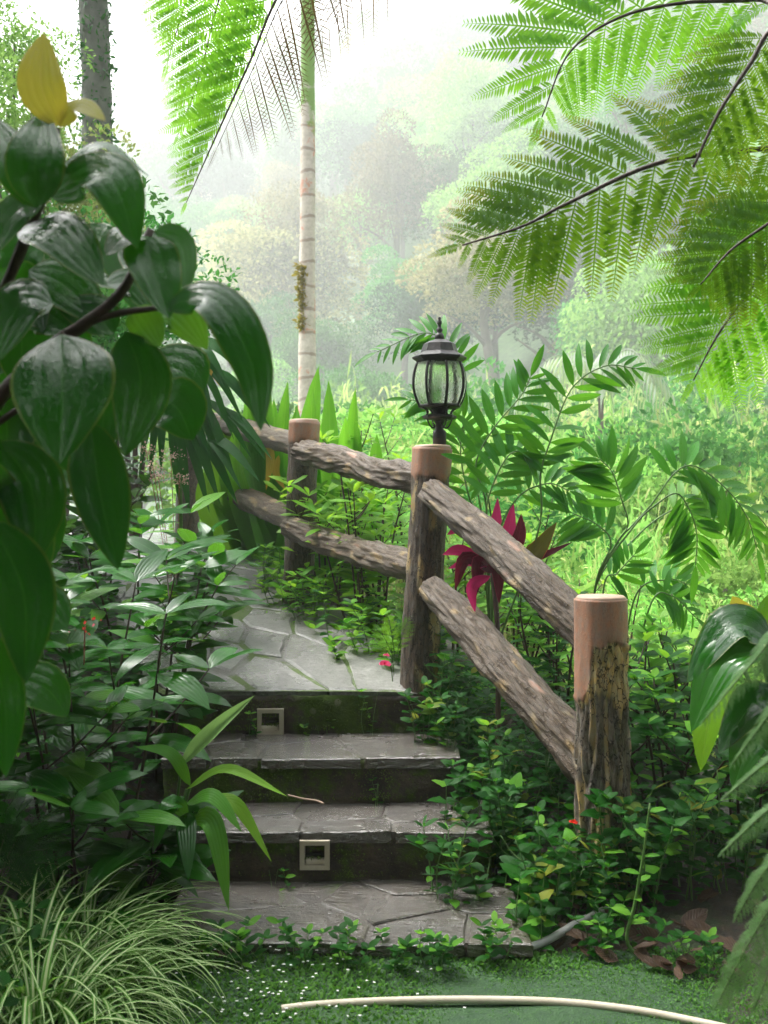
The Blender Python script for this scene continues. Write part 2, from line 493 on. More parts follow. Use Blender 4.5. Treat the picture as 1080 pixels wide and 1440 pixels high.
def slab(poly, zfun, th, r, bevel=.008, jit=.006):
    """stone slab from a plan polygon; zfun gives the bed height"""
    # subdivide and jitter edges
    pts = []
    for i in range(len(poly)):
        p, q = poly[i], poly[(i + 1) % len(poly)]
        L = math.hypot(q[0] - p[0], q[1] - p[1]); k = max(1, int(L / .06))
        for t in range(k):
            u = t / k
            pts.append((p[0] + (q[0] - p[0]) * u + r.uniform(-jit, jit), p[1] + (q[1] - p[1]) * u + r.uniform(-jit, jit)))
    cx = sum(p[0] for p in pts) / len(pts); cy_ = sum(p[1] for p in pts) / len(pts)
    tx, ty = r.uniform(-.02, .02), r.uniform(-.02, .02); dz = r.uniform(-.003, .004)
    def top(p): return zfun(p[0], p[1]) + th + dz + tx * (p[0] - cx) + ty * (p[1] - cy_)
    def sh(p, f):
        d = math.hypot(p[0] - cx, p[1] - cy_) + 1e-6
        k = max(0, 1 - f / d); return (cx + (p[0] - cx) * k, cy_ + (p[1] - cy_) * k)
    V = []; n = len(pts)
    for p in pts: V.append((p[0], p[1], zfun(p[0], p[1]) - .02))
    for p in pts: V.append((p[0], p[1], top(p) - bevel * .7))
    for p in pts:
        q = sh(p, bevel); V.append((q[0], q[1], top(q)))
    V.append((cx, cy_, top((cx, cy_))))
    F = []
    for i in range(n):
        j = (i + 1) % n
        F += [(i, j, n + j, n + i), (n + i, n + j, 2 * n + j, 2 * n + i), (2 * n + i, 2 * n + j, 3 * n)]
    return V, F

# ------------------------------------------------------------------ path
NP = 40
PC = bez([Vector((x, y, z)) for (x, y), z in zip(PTH, PTHZ)], NP)
PL = [0.0]
for i in range(1, NP): PL.append(PL[-1] + (PC[i] - PC[i - 1]).length)
def path_pt(s, v):
    s = max(0, min(PL[-1] - 1e-4, s)); k = 0
    while PL[k + 1] < s: k += 1
    u = (s - PL[k]) / (PL[k + 1] - PL[k]); c = PC[k].lerp(PC[k + 1], u)
    t = (PC[min(k + 2, NP - 1)] - PC[max(k - 1, 0)]); n = Vector((t.y, -t.x, 0)).normalized()
    if k < 6:   # square to the top step at the start
        w = (1 - k / 6.); n = (n * (1 - w) + Vector((1, 0, 0)) * w).normalized()
    hw = .48 + .03 * math.sin(s * 3.1) + .02 * math.sin(s * 7)
    return c + n * v * hw
V = []; nv = 8; ns_ = 70
def pzf(y): return float(np.interp(y, [p.y for p in PC], [p.z for p in PC]))
for i in range(ns_ + 1):
    s = PL[-1] * i / ns_
    for k in range(nv + 1):
        v = -1 + 2 * k / nv; p = path_pt(s, v * 1.03)
        V.append((p.x, p.y, pzf(p.y) + .001 - .012 * abs(v) ** 5))
path = put('path', mesh('path', V, gridF(ns_, nv), M_MORTAR)); tag(path, 'winding path of irregular wet flagstones', kind='structure')
rs = random.Random(3)
for c in voronoi(0.0, PL[-1], -1, 1, 62, .0, 11, 1):
    ca = (sum(p[0] for p in c) / len(c), sum(p[1] for p in c) / len(c))
    W = []
    for s, v in c:
        w = path_pt(s, v); W.append((w.x, w.y))
    cx = sum(p[0] for p in W) / len(W); cy_ = sum(p[1] for p in W) / len(W)
    g = rs.uniform(.006, .018)
    W = [(cx + (p[0] - cx) * max(.3, 1 - g / (math.hypot(p[0] - cx, p[1] - cy_) + 1e-6)), cy_ + (p[1] - cy_) * max(.3, 1 - g / (math.hypot(p[0] - cx, p[1] - cy_) + 1e-6))) for p in W]
    W = [(p[0], max(p[1], 3.965)) for p in W]
    def zf(x, y): return float(np.interp(y, [p.y for p in PC], [p.z for p in PC]))
    v_, f_ = slab(W, zf, .0045, rs, .010)
    put('paving_stone', mesh('paving_stone', v_, f_, M_FLAG, smooth=False), path)

# ------------------------------------------------------------------ steps
def rough_block(x0, x1, y0, y1, z0, z1, seed, res=.022, amp=.008, curve=.0):
    nx_, nz_ = max(2, int((x1 - x0) / res)), max(2, int((z1 - z0) / res)); nyy = 6
    V = []; F = []; idx = {}
    def P(i, j, k):
        key = (i, j, k)
        if key not in idx:
            x = x0 + (x1 - x0) * i / nx_; y = y0 + (y1 - y0) * j / nyy; z = z0 + (z1 - z0) * k / nz_
            y += curve * math.sin(math.pi * i / nx_) * (1 if j == 0 else 0)
            q = Vector((x * 9, y * 9, z * 9 + seed * 3.7)); q2 = q * 3.1
            d = noise.noise_vector(q) * amp + noise.noise_vector(q2) * amp * .6
            idx[key] = len(V); V.append((x + d.x, y + d.y * (1.3 if j == 0 else .5), z + d.z * .5))
        return idx[key]
    for i in range(nx_):
        for k in range(nz_): F.append((P(i, 0, k), P(i + 1, 0, k), P(i + 1, 0, k + 1), P(i, 0, k + 1)))
        for j in range(nyy): F.append((P(i, j, nz_), P(i + 1, j, nz_), P(i + 1, j + 1, nz_), P(i, j + 1, nz_)))
    for j in range(nyy):
        for k in range(nz_):
            F.append((P(0, j + 1, k), P(0, j, k), P(0, j, k + 1), P(0, j + 1, k + 1)))
            F.append((P(nx_, j, k), P(nx_, j + 1, k), P(nx_, j + 1, k + 1), P(nx_, j, k + 1)))
    return V, F
STEP = [(-.60, .385, 2.79, 3.30, .12), (-.70, .33, 3.26, 3.62, .27), (-.74, .255, 3.58, 4.02, .42), (-.84, .165, 3.98, 4.35, .57)]
steps = thing('stone_steps', 'four wet mossy stone steps leading from the lawn up to the flagstone path', 'steps', (-.1, 3.3, .05))
for si, (x0, x1, yf, yb, zt) in enumerate(STEP):
    v_, f_ = rough_block(x0, x1, yf, yb, zt - (.22 if si else .16), zt - .016, si + 1, .02, .012)
    st = put('step', mesh('step', v_, f_, M_RISER), steps)
    if si == 3: continue
    r_ = random.Random(20 + si)
    nstone = [8, 6, 6][si]
    V8 = [(x, y, z) for z in (zt - .03, zt - .0085) for x, y in ((x0 + .004, yf + .004), (x1 - .004, yf + .004), (x1 - .004, yb - .04), (x0 + .004, yb - .04))]
    put('mortar_bed', mesh('mortar_bed', V8, [(3, 2, 1, 0), (4, 5, 6, 7), (0, 1, 5, 4), (1, 2, 6, 5), (2, 3, 7, 6), (3, 0, 4, 7)], M_TMORT, smooth=False), st)
    for c in voronoi(x0 - .005, x1 + .004, yf - .012, yb - .035, nstone, .006, 33 + si * 5, 2):
        v_, f_ = slab(c, lambda x, y: zt - .018, .013, r_, .005, .004)
        put('tread_stone', mesh('tread_stone', v_, f_, M_TREAD, smooth=False), st)
# moss cushions along the risers
M_MOSS = simple_mat('moss', (.05, .11, .008), (.11, .17, .012), .9, 60, .9)
mg = [leaf_geo(1, .5, 'ell', 2, 2, .2, 1.0)]
def moss_points(n):
    P = []; D = []
    for _ in range(n):
        x0, x1, yf, yb, zt = STEP[rng.choice([0, 1, 1, 2, 2, 3, 3])]
        x = rng.uniform(x0, x1); m = noise.noise(Vector((x * 5, zt * 20, 1.)))
        if rng.random() < .35: z = zt - .2 + rng.random() ** 2 * .02 + .06; y = yf - .008
        else: z = zt - .03 - abs(rng.gauss(0, .05)); y = yf - .006
        if m < -.05 and rng.random() < .85: continue
        z = max(z, zt - .145)
        P.append((x, y, z)); D.append((rng.gauss(0, 1), -.8, rng.gauss(0, 1)))
    return np.array(P), np.array(D)
P_, D_ = moss_points(9000)
v_, f_, u_ = scatter(mg, P_, D_, nrg.normal(size=P_.shape), nrg.uniform(.004, .010, len(P_)))
mo = put('moss', mesh('moss', v_, f_, M_MOSS, u_), steps); mo['kind'] = 'stuff'

# ------------------------------------------------------------------ recessed step lights
M_PLAST = simple_mat('weathered_cream_plastic', (.52, .47, .38), (.40, .33, .24), .5, 14, .2)
M_RUST = simple_mat('rusty_mossy_inside', (.05, .03, .015), (.02, .05, .012), .8, 40, .8)
M_BLACK = simple_mat('painted_cavity_shade', (.01, .01, .01), (.02, .018, .015), .6)  # near black puts the shade of the hollow into the colour
def step_light(px, py, d, w, label):
    c = PX(px, py, d); t = thing('step_light', label, 'light', c, 'lights set into the step risers')
    h = w / 2; i = h * .66; V = []; F = []
    for (a, b, y) in ((h, h, .0), (h * .96, h * .96, -.008), (i, i, -.008), (i * .97, i * .97, .03)):
        for sx_, sz_ in ((-1, -1), (1, -1), (1, 1), (-1, 1)): V.append((c.x + sx_ * a, c.y + y - .014, c.z + sz_ * b))
    for k in range(3):
        for e in range(4): F.append((k * 4 + e, k * 4 + (e + 1) % 4, k * 4 + 4 + (e + 1) % 4, k * 4 + 4 + e))
    put('frame', mesh('frame', V, F, M_PLAST, smooth=False), t)
    V = [(c.x + a * i, c.y + .012, c.z + b * i) for a, b in ((-1, -1), (1, -1), (1, 1), (-1, 1))]
    put('back_plate', mesh('back_plate', V, [(0, 1, 2, 3)], M_RUST, smooth=False), t)
    V, F = rough_block(c.x - i * .95, c.x + i * .95, c.y - .016, c.y + .008, c.z - i * .97, c.z - i * .45, 5, .006, .004)
    put('lower_louvre', mesh('louvre', V, F, M_PLAST), t)
    V, F = rough_block(c.x - i * .8, c.x + i * .8, c.y - .006, c.y + .008, c.z - i * .25, c.z + i * .1, 8, .006, .003)
    put('cavity_shade_block', mesh('cavity_shade_block', V, F, M_BLACK), t)  # solid block coloured dark in place of the shade inside the recess
    gl = []
    P = []; D = []
    for _ in range(70):
        a = rng.uniform(-1, 1) * i; b = rng.choice([1, 1, -.3]) * i * rng.uniform(.55, 1); P.append((c.x + a, c.y - .014, c.z + b)); D.append((rng.gauss(0, 1), -1, rng.gauss(0, 1)))
    P = np.array(P); v_, f_, u_ = scatter(mg, P, np.array(D), nrg.normal(size=P.shape), nrg.uniform(.006, .012, len(P)))
    o = put('moss', mesh('moss', v_, f_, M_MOSS, u_), t); o['kind'] = 'stuff'
step_light(443, 1200, 3.26, .092, 'square cream light set in the riser above the lowest tread')
step_light(381, 1014, 3.98, .100, 'square cream light set in the top riser below the path')

# ================================================================== log fence
def bark_mat(name, c1, c2, c3, axis_stretch=(1, 1, 1), bump=.9, rough=.55, ck=.85):
    m, n, l = newmat(name)
    at = n.new('ShaderNodeAttribute'); at.attribute_name = 'logco'          # (angle, -, length) coordinates along the log
    va = n.new('ShaderNodeAttribute'); va.attribute_name = 'zone'
    mp = n.new('ShaderNodeMapping'); mp.inputs['Scale'].default_value = axis_stretch; l.new(at.outputs['Vector'], mp.inputs[0])
    P = mp.outputs[0]
    n1 = noisen(n, l, P, 14, 6, .7, dist=.6); n2 = noisen(n, l, P, 60, 5, .7); n3 = noisen(n, l, at.outputs['Vector'], 7, 4, .6)
    col = mixc(n, l, ramp(n, l, n1, [(.32, 0), (.62, 1)]), c1, c2)
    col = mixc(n, l, ramp(n, l, n3, [(.48, 0), (.62, 1)]), col, c3)
    col = mixc(n, l, ramp(n, l, n2, [(.3, .7), (.6, 0)]), col, (.02, .015, .01))
    sz = n.new('ShaderNodeSeparateColor'); l.new(va.outputs['Color'], sz.inputs[0])
    vd = n.new('ShaderNodeVectorMath'); vd.operation = 'MULTIPLY_ADD'; vd.inputs[1].default_value = (1, 1, .55); l.new(at.outputs['Vector'], vd.inputs[0])
    nc = n.new('ShaderNodeTexNoise'); nc.inputs['Scale'].default_value = 9; l.new(at.outputs['Vector'], nc.inputs['Vector'])
    sc_ = n.new('ShaderNodeVectorMath'); sc_.operation = 'SCALE'; sc_.inputs[3].default_value = .22; l.new(nc.outputs['Color'], sc_.inputs[0]); l.new(sc_.outputs[0], vd.inputs[2])
    vo = n.new('ShaderNodeTexVoronoi'); vo.feature = 'DISTANCE_TO_EDGE'; vo.inputs['Scale'].default_value = 5.5; l.new(vd.outputs[0], vo.inputs['Vector'])
    crack = ramp(n, l, vo.outputs['Distance'], [(.012, 1), (.05, 0)])
    peach = mixc(n, l, ramp(n, l, n3, [(.35, 0), (.65, 1)]), (.40, .185, .105), (.30, .20, .15))
    n5 = noisen(n, l, at.outputs['Vector'], 26, 6, .75)
    peach = mixc(n, l, ramp(n, l, n5, [(.30, .55), (.5, 0), (.62, 0), (.8, .4)]), peach, (.17, .085, .05))
    yel = mixc(n, l, ramp(n, l, n3, [(.4, 0), (.6, 1)]), (.58, .38, .13), (.46, .37, .20))
    yel = mixc(n, l, ramp(n, l, n2, [(.3, .5), (.5, 0)]), yel, (.16, .09, .03))
    col = mixc(n, l, sz.outputs[1], col, yel)
    col = mixc(n, l, mathn(n, l, 'MULTIPLY', crack, ck), col, (.018, .012, .007))
    col = mixc(n, l, sz.outputs[0], col, peach)
    col = mixc(n, l, mathn(n, l, 'MULTIPLY', sz.outputs[2], ramp(n, l, n2, [(.3, .3), (.6, 1)])), col, (.10, .11, .015))
    bs = n.new('ShaderNodeBsdfPrincipled'); l.new(col, bs.inputs['Base Color'])
    l.new(mathn(n, l, 'MULTIPLY_ADD', n2, .4, rough - .2), bs.inputs['Roughness'])
    bp = n.new('ShaderNodeBump'); bp.inputs['Distance'].default_value = .004
    l.new(mathn(n, l, 'MULTIPLY_ADD', sz.outputs[0], -.75 * bump, bump), bp.inputs['Strength'])
    l.new(mathn(n, l, 'MULTIPLY_ADD', crack, -.8, mathn(n, l, 'ADD', n1, mathn(n, l, 'MULTIPLY', n2, .6))), bp.inputs['Height']); l.new(bp.outputs[0], bs.inputs['Normal'])
    out = n.new('ShaderNodeOutputMaterial'); l.new(bs.outputs[0], out.inputs['Surface'])
    return m
M_POST = bark_mat('bark_post', (.030, .020, .013), (.17, .120, .078), (.13, .11, .09), (2.2, 2.2, .36), 1.)
M_RAIL = bark_mat('bark_rail', (.040, .024, .013), (.17, .115, .064), (.12, .09, .06), (2.0, 2.0, .4), .8, .45, .35)
M_POSTN = bark_mat('weathered_grey_bark_post', (.07, .052, .036), (.27, .215, .15), (.24, .215, .18), (2.0, 2.0, .34), 1.)
M_CAPTOP = simple_mat('pale_cement_top', (.50, .36, .26), (.40, .27, .19), .5, 18, .3)

def log(name, parent, pts, rads, mat, ns=40, nl=60, amp=.10, zone=None, ridge=.05, seed=0, dome=True, flat=1.):
    C = bez(pts, nl + 1); RR = np.interp(np.linspace(0, 1, nl + 1), np.linspace(0, 1, len(rads)), rads)
    V = []; F = []; LC = []; ZN = []; L = 0
    up = Vector((.3, -1, .2)).normalized()
    AL_ = [0.]
    for i in range(nl): AL_.append(AL_[-1] + (C[i + 1] - C[i]).length)
    for i, p in enumerate(C):
        t = (C[min(i + 1, nl)] - C[max(i - 1, 0)]).normalized()
        s = t.cross(up).normalized(); q = s.cross(t)
        if i: L += (C[i] - C[i - 1]).length
        for k in range(ns):
            a = 2 * math.pi * k / ns; ca, sa = math.cos(a), math.sin(a)
            zn = zone(AL_[i] / AL_[-1], a, s * ca + q * sa) if zone else (0, 0, 0)
            bark = 1 - zn[0]
            q1 = Vector((ca * 1.6, sa * 1.6, L * 5 + seed * 9)); q2 = Vector((ca * 5.5, sa * 5.5, L * 7 + seed)); q3 = Vector((ca * 13, sa * 13, L * 30 + seed))
            d = amp * .6 * noise.noise(q1) + bark * (ridge * abs(noise.noise(q2)) * 2.0 + amp * .35 * noise.noise(q3)) - ridge * .5 * bark
            d += .06 * zn[0] + .05 * zn[1] * (1 - zn[0]) + .05 * zn[0] * noise.noise(q2 * .5) + .012 * zn[0] * noise.noise(q3)
            V.append(p + (s * ca * flat + q * sa) * RR[i] * (1 + d)); LC.append((ca * .6, sa * .6, L * 4)); ZN.append(zn + (1,))
    for i in range(nl):
        for k in range(ns): F.append((i * ns + k, i * ns + (k + 1) % ns, (i + 1) * ns + (k + 1) % ns, (i + 1) * ns + k))
    for e, c0 in ((0, 0), (1, nl * ns)):
        p = C[0] if e == 0 else C[-1]; t = ((C[1] - C[0]) if e == 0 else (C[-2] - C[-1])).normalized()
        b = len(V); r0 = RR[0] if e == 0 else RR[-1]
        for k in range(ns):
            v = V[c0 + k]; V.append(p + (v - p) * .82 - t * r0 * (.16 if dome else .02)); LC.append(LC[c0 + k]); ZN.append(ZN[c0 + k])
        V.append(p - t * r0 * (.22 if dome else .03)); LC.append((0, 0, LC[c0][2])); ZN.append(ZN[c0])
        for k in range(ns):
            j = (k + 1) % ns
            if e == 0: F += [(c0 + j, c0 + k, b + k, b + j), (b + j, b + k, b + ns)]
            else: F += [(c0 + k, c0 + j, b + j, b + k), (b + k, b + j, b + ns)]
    me = mesh(name, V, F, mat)
    a1 = me.attributes.new('logco', 'FLOAT_VECTOR', 'POINT'); a1.data.foreach_set('vector', np.array(LC, dtype=np.float32).ravel())
    a2 = me.attributes.new('zone', 'FLOAT_COLOR', 'POINT'); a2.data.foreach_set('color', np.array(ZN, dtype=np.float32).ravel())
    return put(name, me, parent)

fence = thing('log_fence', 'rustic fence of thick bark-covered logs with cut orange post tops beside the path', 'fence', (.18, 4.04, .6))
def nzv(a, s, k): return noise.noise(Vector((math.cos(a) * 1.8, math.sin(a) * 1.8, s * 9 + k)))
def nz2(a, s, k): return noise.noise(Vector((math.cos(a) * 5, math.sin(a) * 5, s * 26 + k)))
# s runs from the foot (0) to the top (1); angle pi*1.0.. measured round the log
def zone_near(s, a, nv_):
    rx = nv_.x                              # +1 on the right flank, -1 on the left
    edge = .80 + .05 * rx - .10 * sstep(.2, -.7, rx) if False else .86 + .02 * rx - .15 * (1 - sstep(-.75, -.35, rx + .12 * nzv(a, s, 1)))
    edge += .03 * nzv(a, s, 1) + .012 * nz2(a, s, 2)
    peach = sstep(-.006, .006, s - edge)
    ye = .70 + .05 * nzv(a, s, 5) + .02 * nz2(a, s, 7)
    yel = sstep(-.01, .01, s - ye) * (1 - peach)
    lo = sstep(.14, .2, nzv(a, s * .35, 31)) * (1 - sstep(.40, .46, s + .05 * nz2(a, s, 3)))
    st = sstep(.25, .35, nzv(a * 2.0, s * .25, 41) + .2 * nz2(a, s * .3, 3)) * .6
    moss = (1 - sstep(.10, .36, s + .12 * nzv(a, s, 9))) * .6
    return (peach, min(1, max(yel, lo * .9, st * (1 - peach))), moss * (1 - peach))
def zone_mid(s, a, nv_):
    edge = .885 + .03 * nzv(a, s, 3) + .012 * nz2(a, s, 8)
    peach = sstep(-.01, .01, s - edge)
    y = sstep(.33, .42, nzv(a, s * .7, 21)) * .7 * (1 - peach)
    return (peach, y, 0)
def zone_far(s, a, nv_):
    edge = .90 + .03 * nzv(a, s, 13) + .012 * nz2(a, s, 18)
    return (sstep(-.01, .01, s - edge), 0, 0)
def zone_rail(k, ends=True):
    def z(s, a, nv_):
        p = sstep(.52, .60, noise.noise(Vector((math.cos(a) * 1.3, math.sin(a) * 1.3, s * 6 + k * 5.3))))
        return (p * .6, sstep(.3, .45, nzv(a, s * 1.3, k)) * .4, 0)
    return z
def captop(post, c, r):
    V, F = lathe([(r * .97, -.004), (r * 1.0, .004), (r * .9, .010), (r * .4, .013), (.001, .014)], 32, c, cap=False)
    put('cut_top', mesh('cut_top', V, F, M_CAPTOP), post)
pb, pt = PX(846, 1245, 3.18), PX(845, 842, 3.18)
po = log('post', fence, [pb - Vector((0, 0, .12)), pb, pb.lerp(pt, .3) + Vector((.004, 0, 0)), pb.lerp(pt, .65), pt], [.076, .080, .078, .074, .073], M_POSTN, 110, 190, .07, zone_near, .17, 1, False)
po['label'] = 'thick near post with peeling yellow bark and reddish cement top'
captop(po, pt, .074)
pb, pt = PX(592, 905, 4.06), PX(608, 630, 4.04)
po = log('post', fence, [pb - Vector((0, 0, .2)), pb, pb.lerp(pt, .5), pt], [.078, .074, .070, .071], M_POST, 56, 110, .06, zone_mid, .07, 2, False)
captop(po, pt, .072)
pb, pt = PX(419, 838, 5.17), PX(428, 593, 5.17)
po = log('post', fence, [pb - Vector((0, 0, .15)), pb, pb.lerp(pt, .5), pt], [.076, .074, .072, .070], M_POST, 48, 80, .06, zone_far, .07, 3, False)
captop(po, pt, .071)
pb, pt = PX(262, 790, 6.6), PX(268, 582, 6.6)
po = log('post', fence, [pb - Vector((0, 0, .2)), pb, pt], [.078, .074, .071], M_POST, 32, 50, .06, zone_far, .07, 4, False)
captop(po, pt, .072)
log('rail', fence, [PX(606, 690, 3.93), PX(672, 746, 3.70), PX(745, 812, 3.45), PX(836, 898, 3.22)], [.050, .058, .058, .060], M_RAIL, 72, 150, .15, zone_rail(1), .20, 11)
log('rail', fence, [PX(606, 826, 3.95), PX(668, 892, 3.72), PX(735, 968, 3.48), PX(842, 1088, 3.20)], [.050, .066, .064, .072], M_RAIL, 72, 150, .14, zone_rail(2), .20, 12)
log('rail', fence, [PX(424, 636, 5.07), PX(480, 648, 4.75), PX(530, 664, 4.42), PX(604, 674, 4.08)], [.055, .060, .056, .058], M_RAIL, 60, 120, .16, zone_rail(3), .22, 13)
log('rail', fence, [PX(408, 742, 5.07), PX(478, 768, 4.72), PX(530, 783, 4.40), PX(596, 800, 4.08)], [.055, .058, .058, .058], M_RAIL, 56, 110, .14, zone_rail(4), .20, 14)
log('rail', fence, [PX(268, 588, 6.5), PX(330, 600, 6.0), PX(365, 610, 5.7), PX(425, 628, 5.2)], [.055, .058, .058, .058], M_RAIL, 40, 70, .12, zone_rail(5), .12, 15)
log('rail', fence, [PX(306, 682, 6.45), PX(340, 698, 6.0), PX(370, 712, 5.7), PX(422, 736, 5.2)], [.056, .066, .062, .060], M_RAIL, 40, 70, .12, zone_rail(6), .10, 16)

# ================================================================== lantern
M_IRON = simple_mat('black_painted_iron', (.016, .016, .018), (.035, .030, .028), .42, 30, .25, spec=.35)
def glass_mat():
    m, n, l = newmat('dirty_lantern_glass')
    tc = n.new('ShaderNodeTexCoord'); mp = n.new('ShaderNodeMapping'); mp.inputs['Scale'].default_value = (1, 1, .3); l.new(tc.outputs['Object'], mp.inputs[0])
    nz = noisen(n, l, mp.outputs[0], 26, 5, .7)
    bs = n.new('ShaderNodeBsdfPrincipled'); bs.inputs['Transmission Weight'].default_value = 1; bs.inputs['IOR'].default_value = 1.12
    bs.inputs['Base Color'].default_value = (.93, .97, .92, 1)
    l.new(ramp(n, l, nz, [(.3, .12), (.7, .4)]), bs.inputs['Roughness'])
    df = n.new('ShaderNodeBsdfDiffuse'); df.inputs[0].default_value = (.62, .66, .56, 1)
    tl = n.new('ShaderNodeBsdfTranslucent'); tl.inputs[0].default_value = (.75, .82, .68, 1)
    ad = n.new('ShaderNodeMixShader'); ad.inputs[0].default_value = .6; l.new(df.outputs[0], ad.inputs[1]); l.new(tl.outputs[0], ad.inputs[2])
    mx = n.new('ShaderNodeMixShader'); l.new(ramp(n, l, nz, [(.35, .18), (.75, .5)]), mx.inputs[0]); l.new(bs.outputs[0], mx.inputs[1]); l.new(ad.outputs[0], mx.inputs[2])
    out = n.new('ShaderNodeOutputMaterial'); l.new(mx.outputs[0], out.inputs['Surface'])
    return m
M_GLASS = glass_mat()
lc = PX(618, 624, 4.04); K = 4.04 / FPX
lan = thing('post_lantern', 'black octagonal garden lantern with bulging ribbed glass on the middle fence post', 'lantern', lc)
def Lz(py): return (624 - py) * K
def lpart(name, profile, ns=24, parent=lan, mat=M_IRON, smooth=True, cap=True):
    V, F = lathe([(r * K, Lz(y)) for r, y in profile], ns, lc, cap)
    return put(name, mesh(name, V, F, mat, smooth=smooth), parent)
lpart('base_tube', [(9.5, 628), (9.5, 608), (8.5, 606), (6, 604), (5.5, 596), (8, 592), (8, 588)])
lpart('base_plate', [(7, 591), (20, 590), (24, 588), (24, 585), (20, 583.5), (7, 583)], 8, smooth=False)
lpart('stem', [(7, 585), (9, 580), (12, 575), (13, 571)])
lpart('lower_ring', [(26, 574), (29.5, 573), (30, 570), (27, 569)], 24)
GP = [(27.5, 572), (31, 565), (34.5, 556), (36.6, 546), (37, 537), (36, 527), (34, 519), (31.5, 511)]
gl = lpart('glass_globe', GP, 48, mat=M_GLASS, cap=False)
for k in range(8):
    a = 2 * math.pi * (k + .30) / 8
    pts = [lc + Vector((math.cos(a) * (r + .9) * K, math.sin(a) * (r + .9) * K, Lz(y))) for r, y in GP]
    V, F = tube(bez(pts, 16), 2.1 * K, 6); put('rib', mesh('rib', V, F, M_IRON), lan)
for k in range(4):
    a = 2 * math.pi * (k + .3) / 4
    e = Vector((math.cos(a), math.sin(a), 0))
    pts = [lc + e * (r * K) + Vector((0, 0, Lz(y))) for r, y in ((21, 585), (19, 580), (22, 576), (27, 573))]
    V, F = tube(bez(pts, 10), 1.8 * K, 6); put('bracket', mesh('bracket', V, F, M_IRON), lan)
    pts = [lc + e * (r * K) + Vector((0, 0, Lz(y))) for r, y in ((20, 590), (16, 598), (11, 602), (7, 600), (9, 597))]
    V, F = tube(bez(pts, 12), 1.1 * K, 6); put('scroll', mesh('scroll', V, F, M_IRON), lan)
rf = lpart('roof', [(30, 512), (33, 508), (38, 505), (38.5, 502.5), (30, 497), (26.5, 495.5), (24.5, 490), (22.5, 484), (15, 480), (8, 477.5), (6, 477)], 8, smooth=False)
lpart('finial', [(6.5, 478.5), (6.8, 473), (5, 469), (3, 468), (4.6, 465), (4.6, 463), (2.6, 461), (2.2, 457), (3.4, 455), (3.2, 452), (1.6, 450), (2.4, 448), (1.8, 446), (.2, 445.5)], 16, parent=rf)

# ================================================================== lawn, hose, pipe
M_LAWN = simple_mat('mossy_turf', (.012, .045, .016), (.03, .085, .020), .75, 30, .9, dist=.02)
V = []; nu, nw_ = 44, 40
for j in range(nw_ + 1):
    for i in range(nu + 1):
        x = -1.15 + 2.3 * i / nu; y = 1.2 + 1.62 * j / nw_
        x += .05 * math.sin(y * 5)
        e = max(0, (abs(x + .02) - .62) * 2) ** 2
        V.append((x, y, ground(x, y) + .008 - .05 * e + .008 * noise.noise(Vector((x * 4, y * 4, 2)))))
lawn = put('lawn', mesh('lawn', V, gridF(nw_, nu), M_LAWN)); tag(lawn, 'mossy turf in front of the steps', kind='structure')
M_HOSE = simple_mat('cream_hose_plastic', (.62, .56, .44), (.50, .43, .32), .4, 25, .1)
M_PIPE = simple_mat('grey_pvc_pipe', (.34, .34, .35), (.25, .25, .25), .45, 25, .15)
def on_lawn(px, py, lift=.0):
    d = FPX * (CZ - .085 - lift) / (py - 720); return PX(px, py, d)
hp = [on_lawn(396, 1419), on_lawn(450, 1413), on_lawn(540, 1408), on_lawn(660, 1406), on_lawn(780, 1409), on_lawn(880, 1419), on_lawn(960, 1433), on_lawn(1060, 1456), on_lawn(1200, 1500)]
V, F = tube(bez(hp, 90), .0095, 12); tag(put('garden_hose', mesh('garden_hose', V, F, M_HOSE)), 'cream garden hose lying in a curve across the mossy turf', 'hose')
pp = [PX(690, 1345, 2.78), PX(722, 1338, 2.80), PX(752, 1330, 2.83), PX(778, 1318, 2.86), PX(812, 1298, 2.92), PX(860, 1275, 3.0)]
V, F = tube(bez(pp, 40), .0105, 12); tag(put('water_pipe', mesh('water_pipe', V, F, M_PIPE)), 'grey plastic pipe poking out of the weeds at the corner of the lowest step', 'pipe')
pp = [PX(195, 1392, 2.62), PX(225, 1378, 2.66), PX(252, 1366, 2.7), PX(285, 1356, 2.76)]
V, F = tube(bez(pp, 20), .0105, 12); tag(put('water_pipe', mesh('water_pipe', V, F, M_PIPE)), 'short end of grey pipe showing beneath the variegated striped grass', 'pipe')
# ================================================================== background trees on the misty hill
def far_leaf(name, c1, c2, trans=.4):
    m, n, l = newmat(name)
    ge = n.new('ShaderNodeNewGeometry'); oi = n.new('ShaderNodeObjectInfo')
    tc = n.new('ShaderNodeTexCoord')
    nz = noisen(n, l, tc.outputs['Object'], 2.2, 3, .6)
    f = mathn(n, l, 'MULTIPLY_ADD', ge.outputs['Random Per Island'], .5, mathn(n, l, 'MULTIPLY', nz, .5))
    col = mixc(n, l, ramp(n, l, f, [(.2, 0), (.75, 1)]), c1, c2)
    hsv = n.new('ShaderNodeHueSaturation'); l.new(col, hsv.inputs['Color'])
    l.new(mathn(n, l, 'MULTIPLY_ADD', oi.outputs['Random'], .03, .49), hsv.inputs['Hue'])
    l.new(mathn(n, l, 'MULTIPLY_ADD', oi.outputs['Random'], .9, .55), hsv.inputs['Value'])
    d = n.new('ShaderNodeBsdfDiffuse'); l.new(hsv.outputs[0], d.inputs[0])
    t = n.new('ShaderNodeBsdfTranslucent'); l.new(hsv.outputs[0], t.inputs[0])
    mx = n.new('ShaderNodeMixShader'); mx.inputs[0].default_value = trans; l.new(d.outputs[0], mx.inputs[1]); l.new(t.outputs[0], mx.inputs[2])
    out = n.new('ShaderNodeOutputMaterial'); l.new(mx.outputs[0], out.inputs['Surface'])
    return m
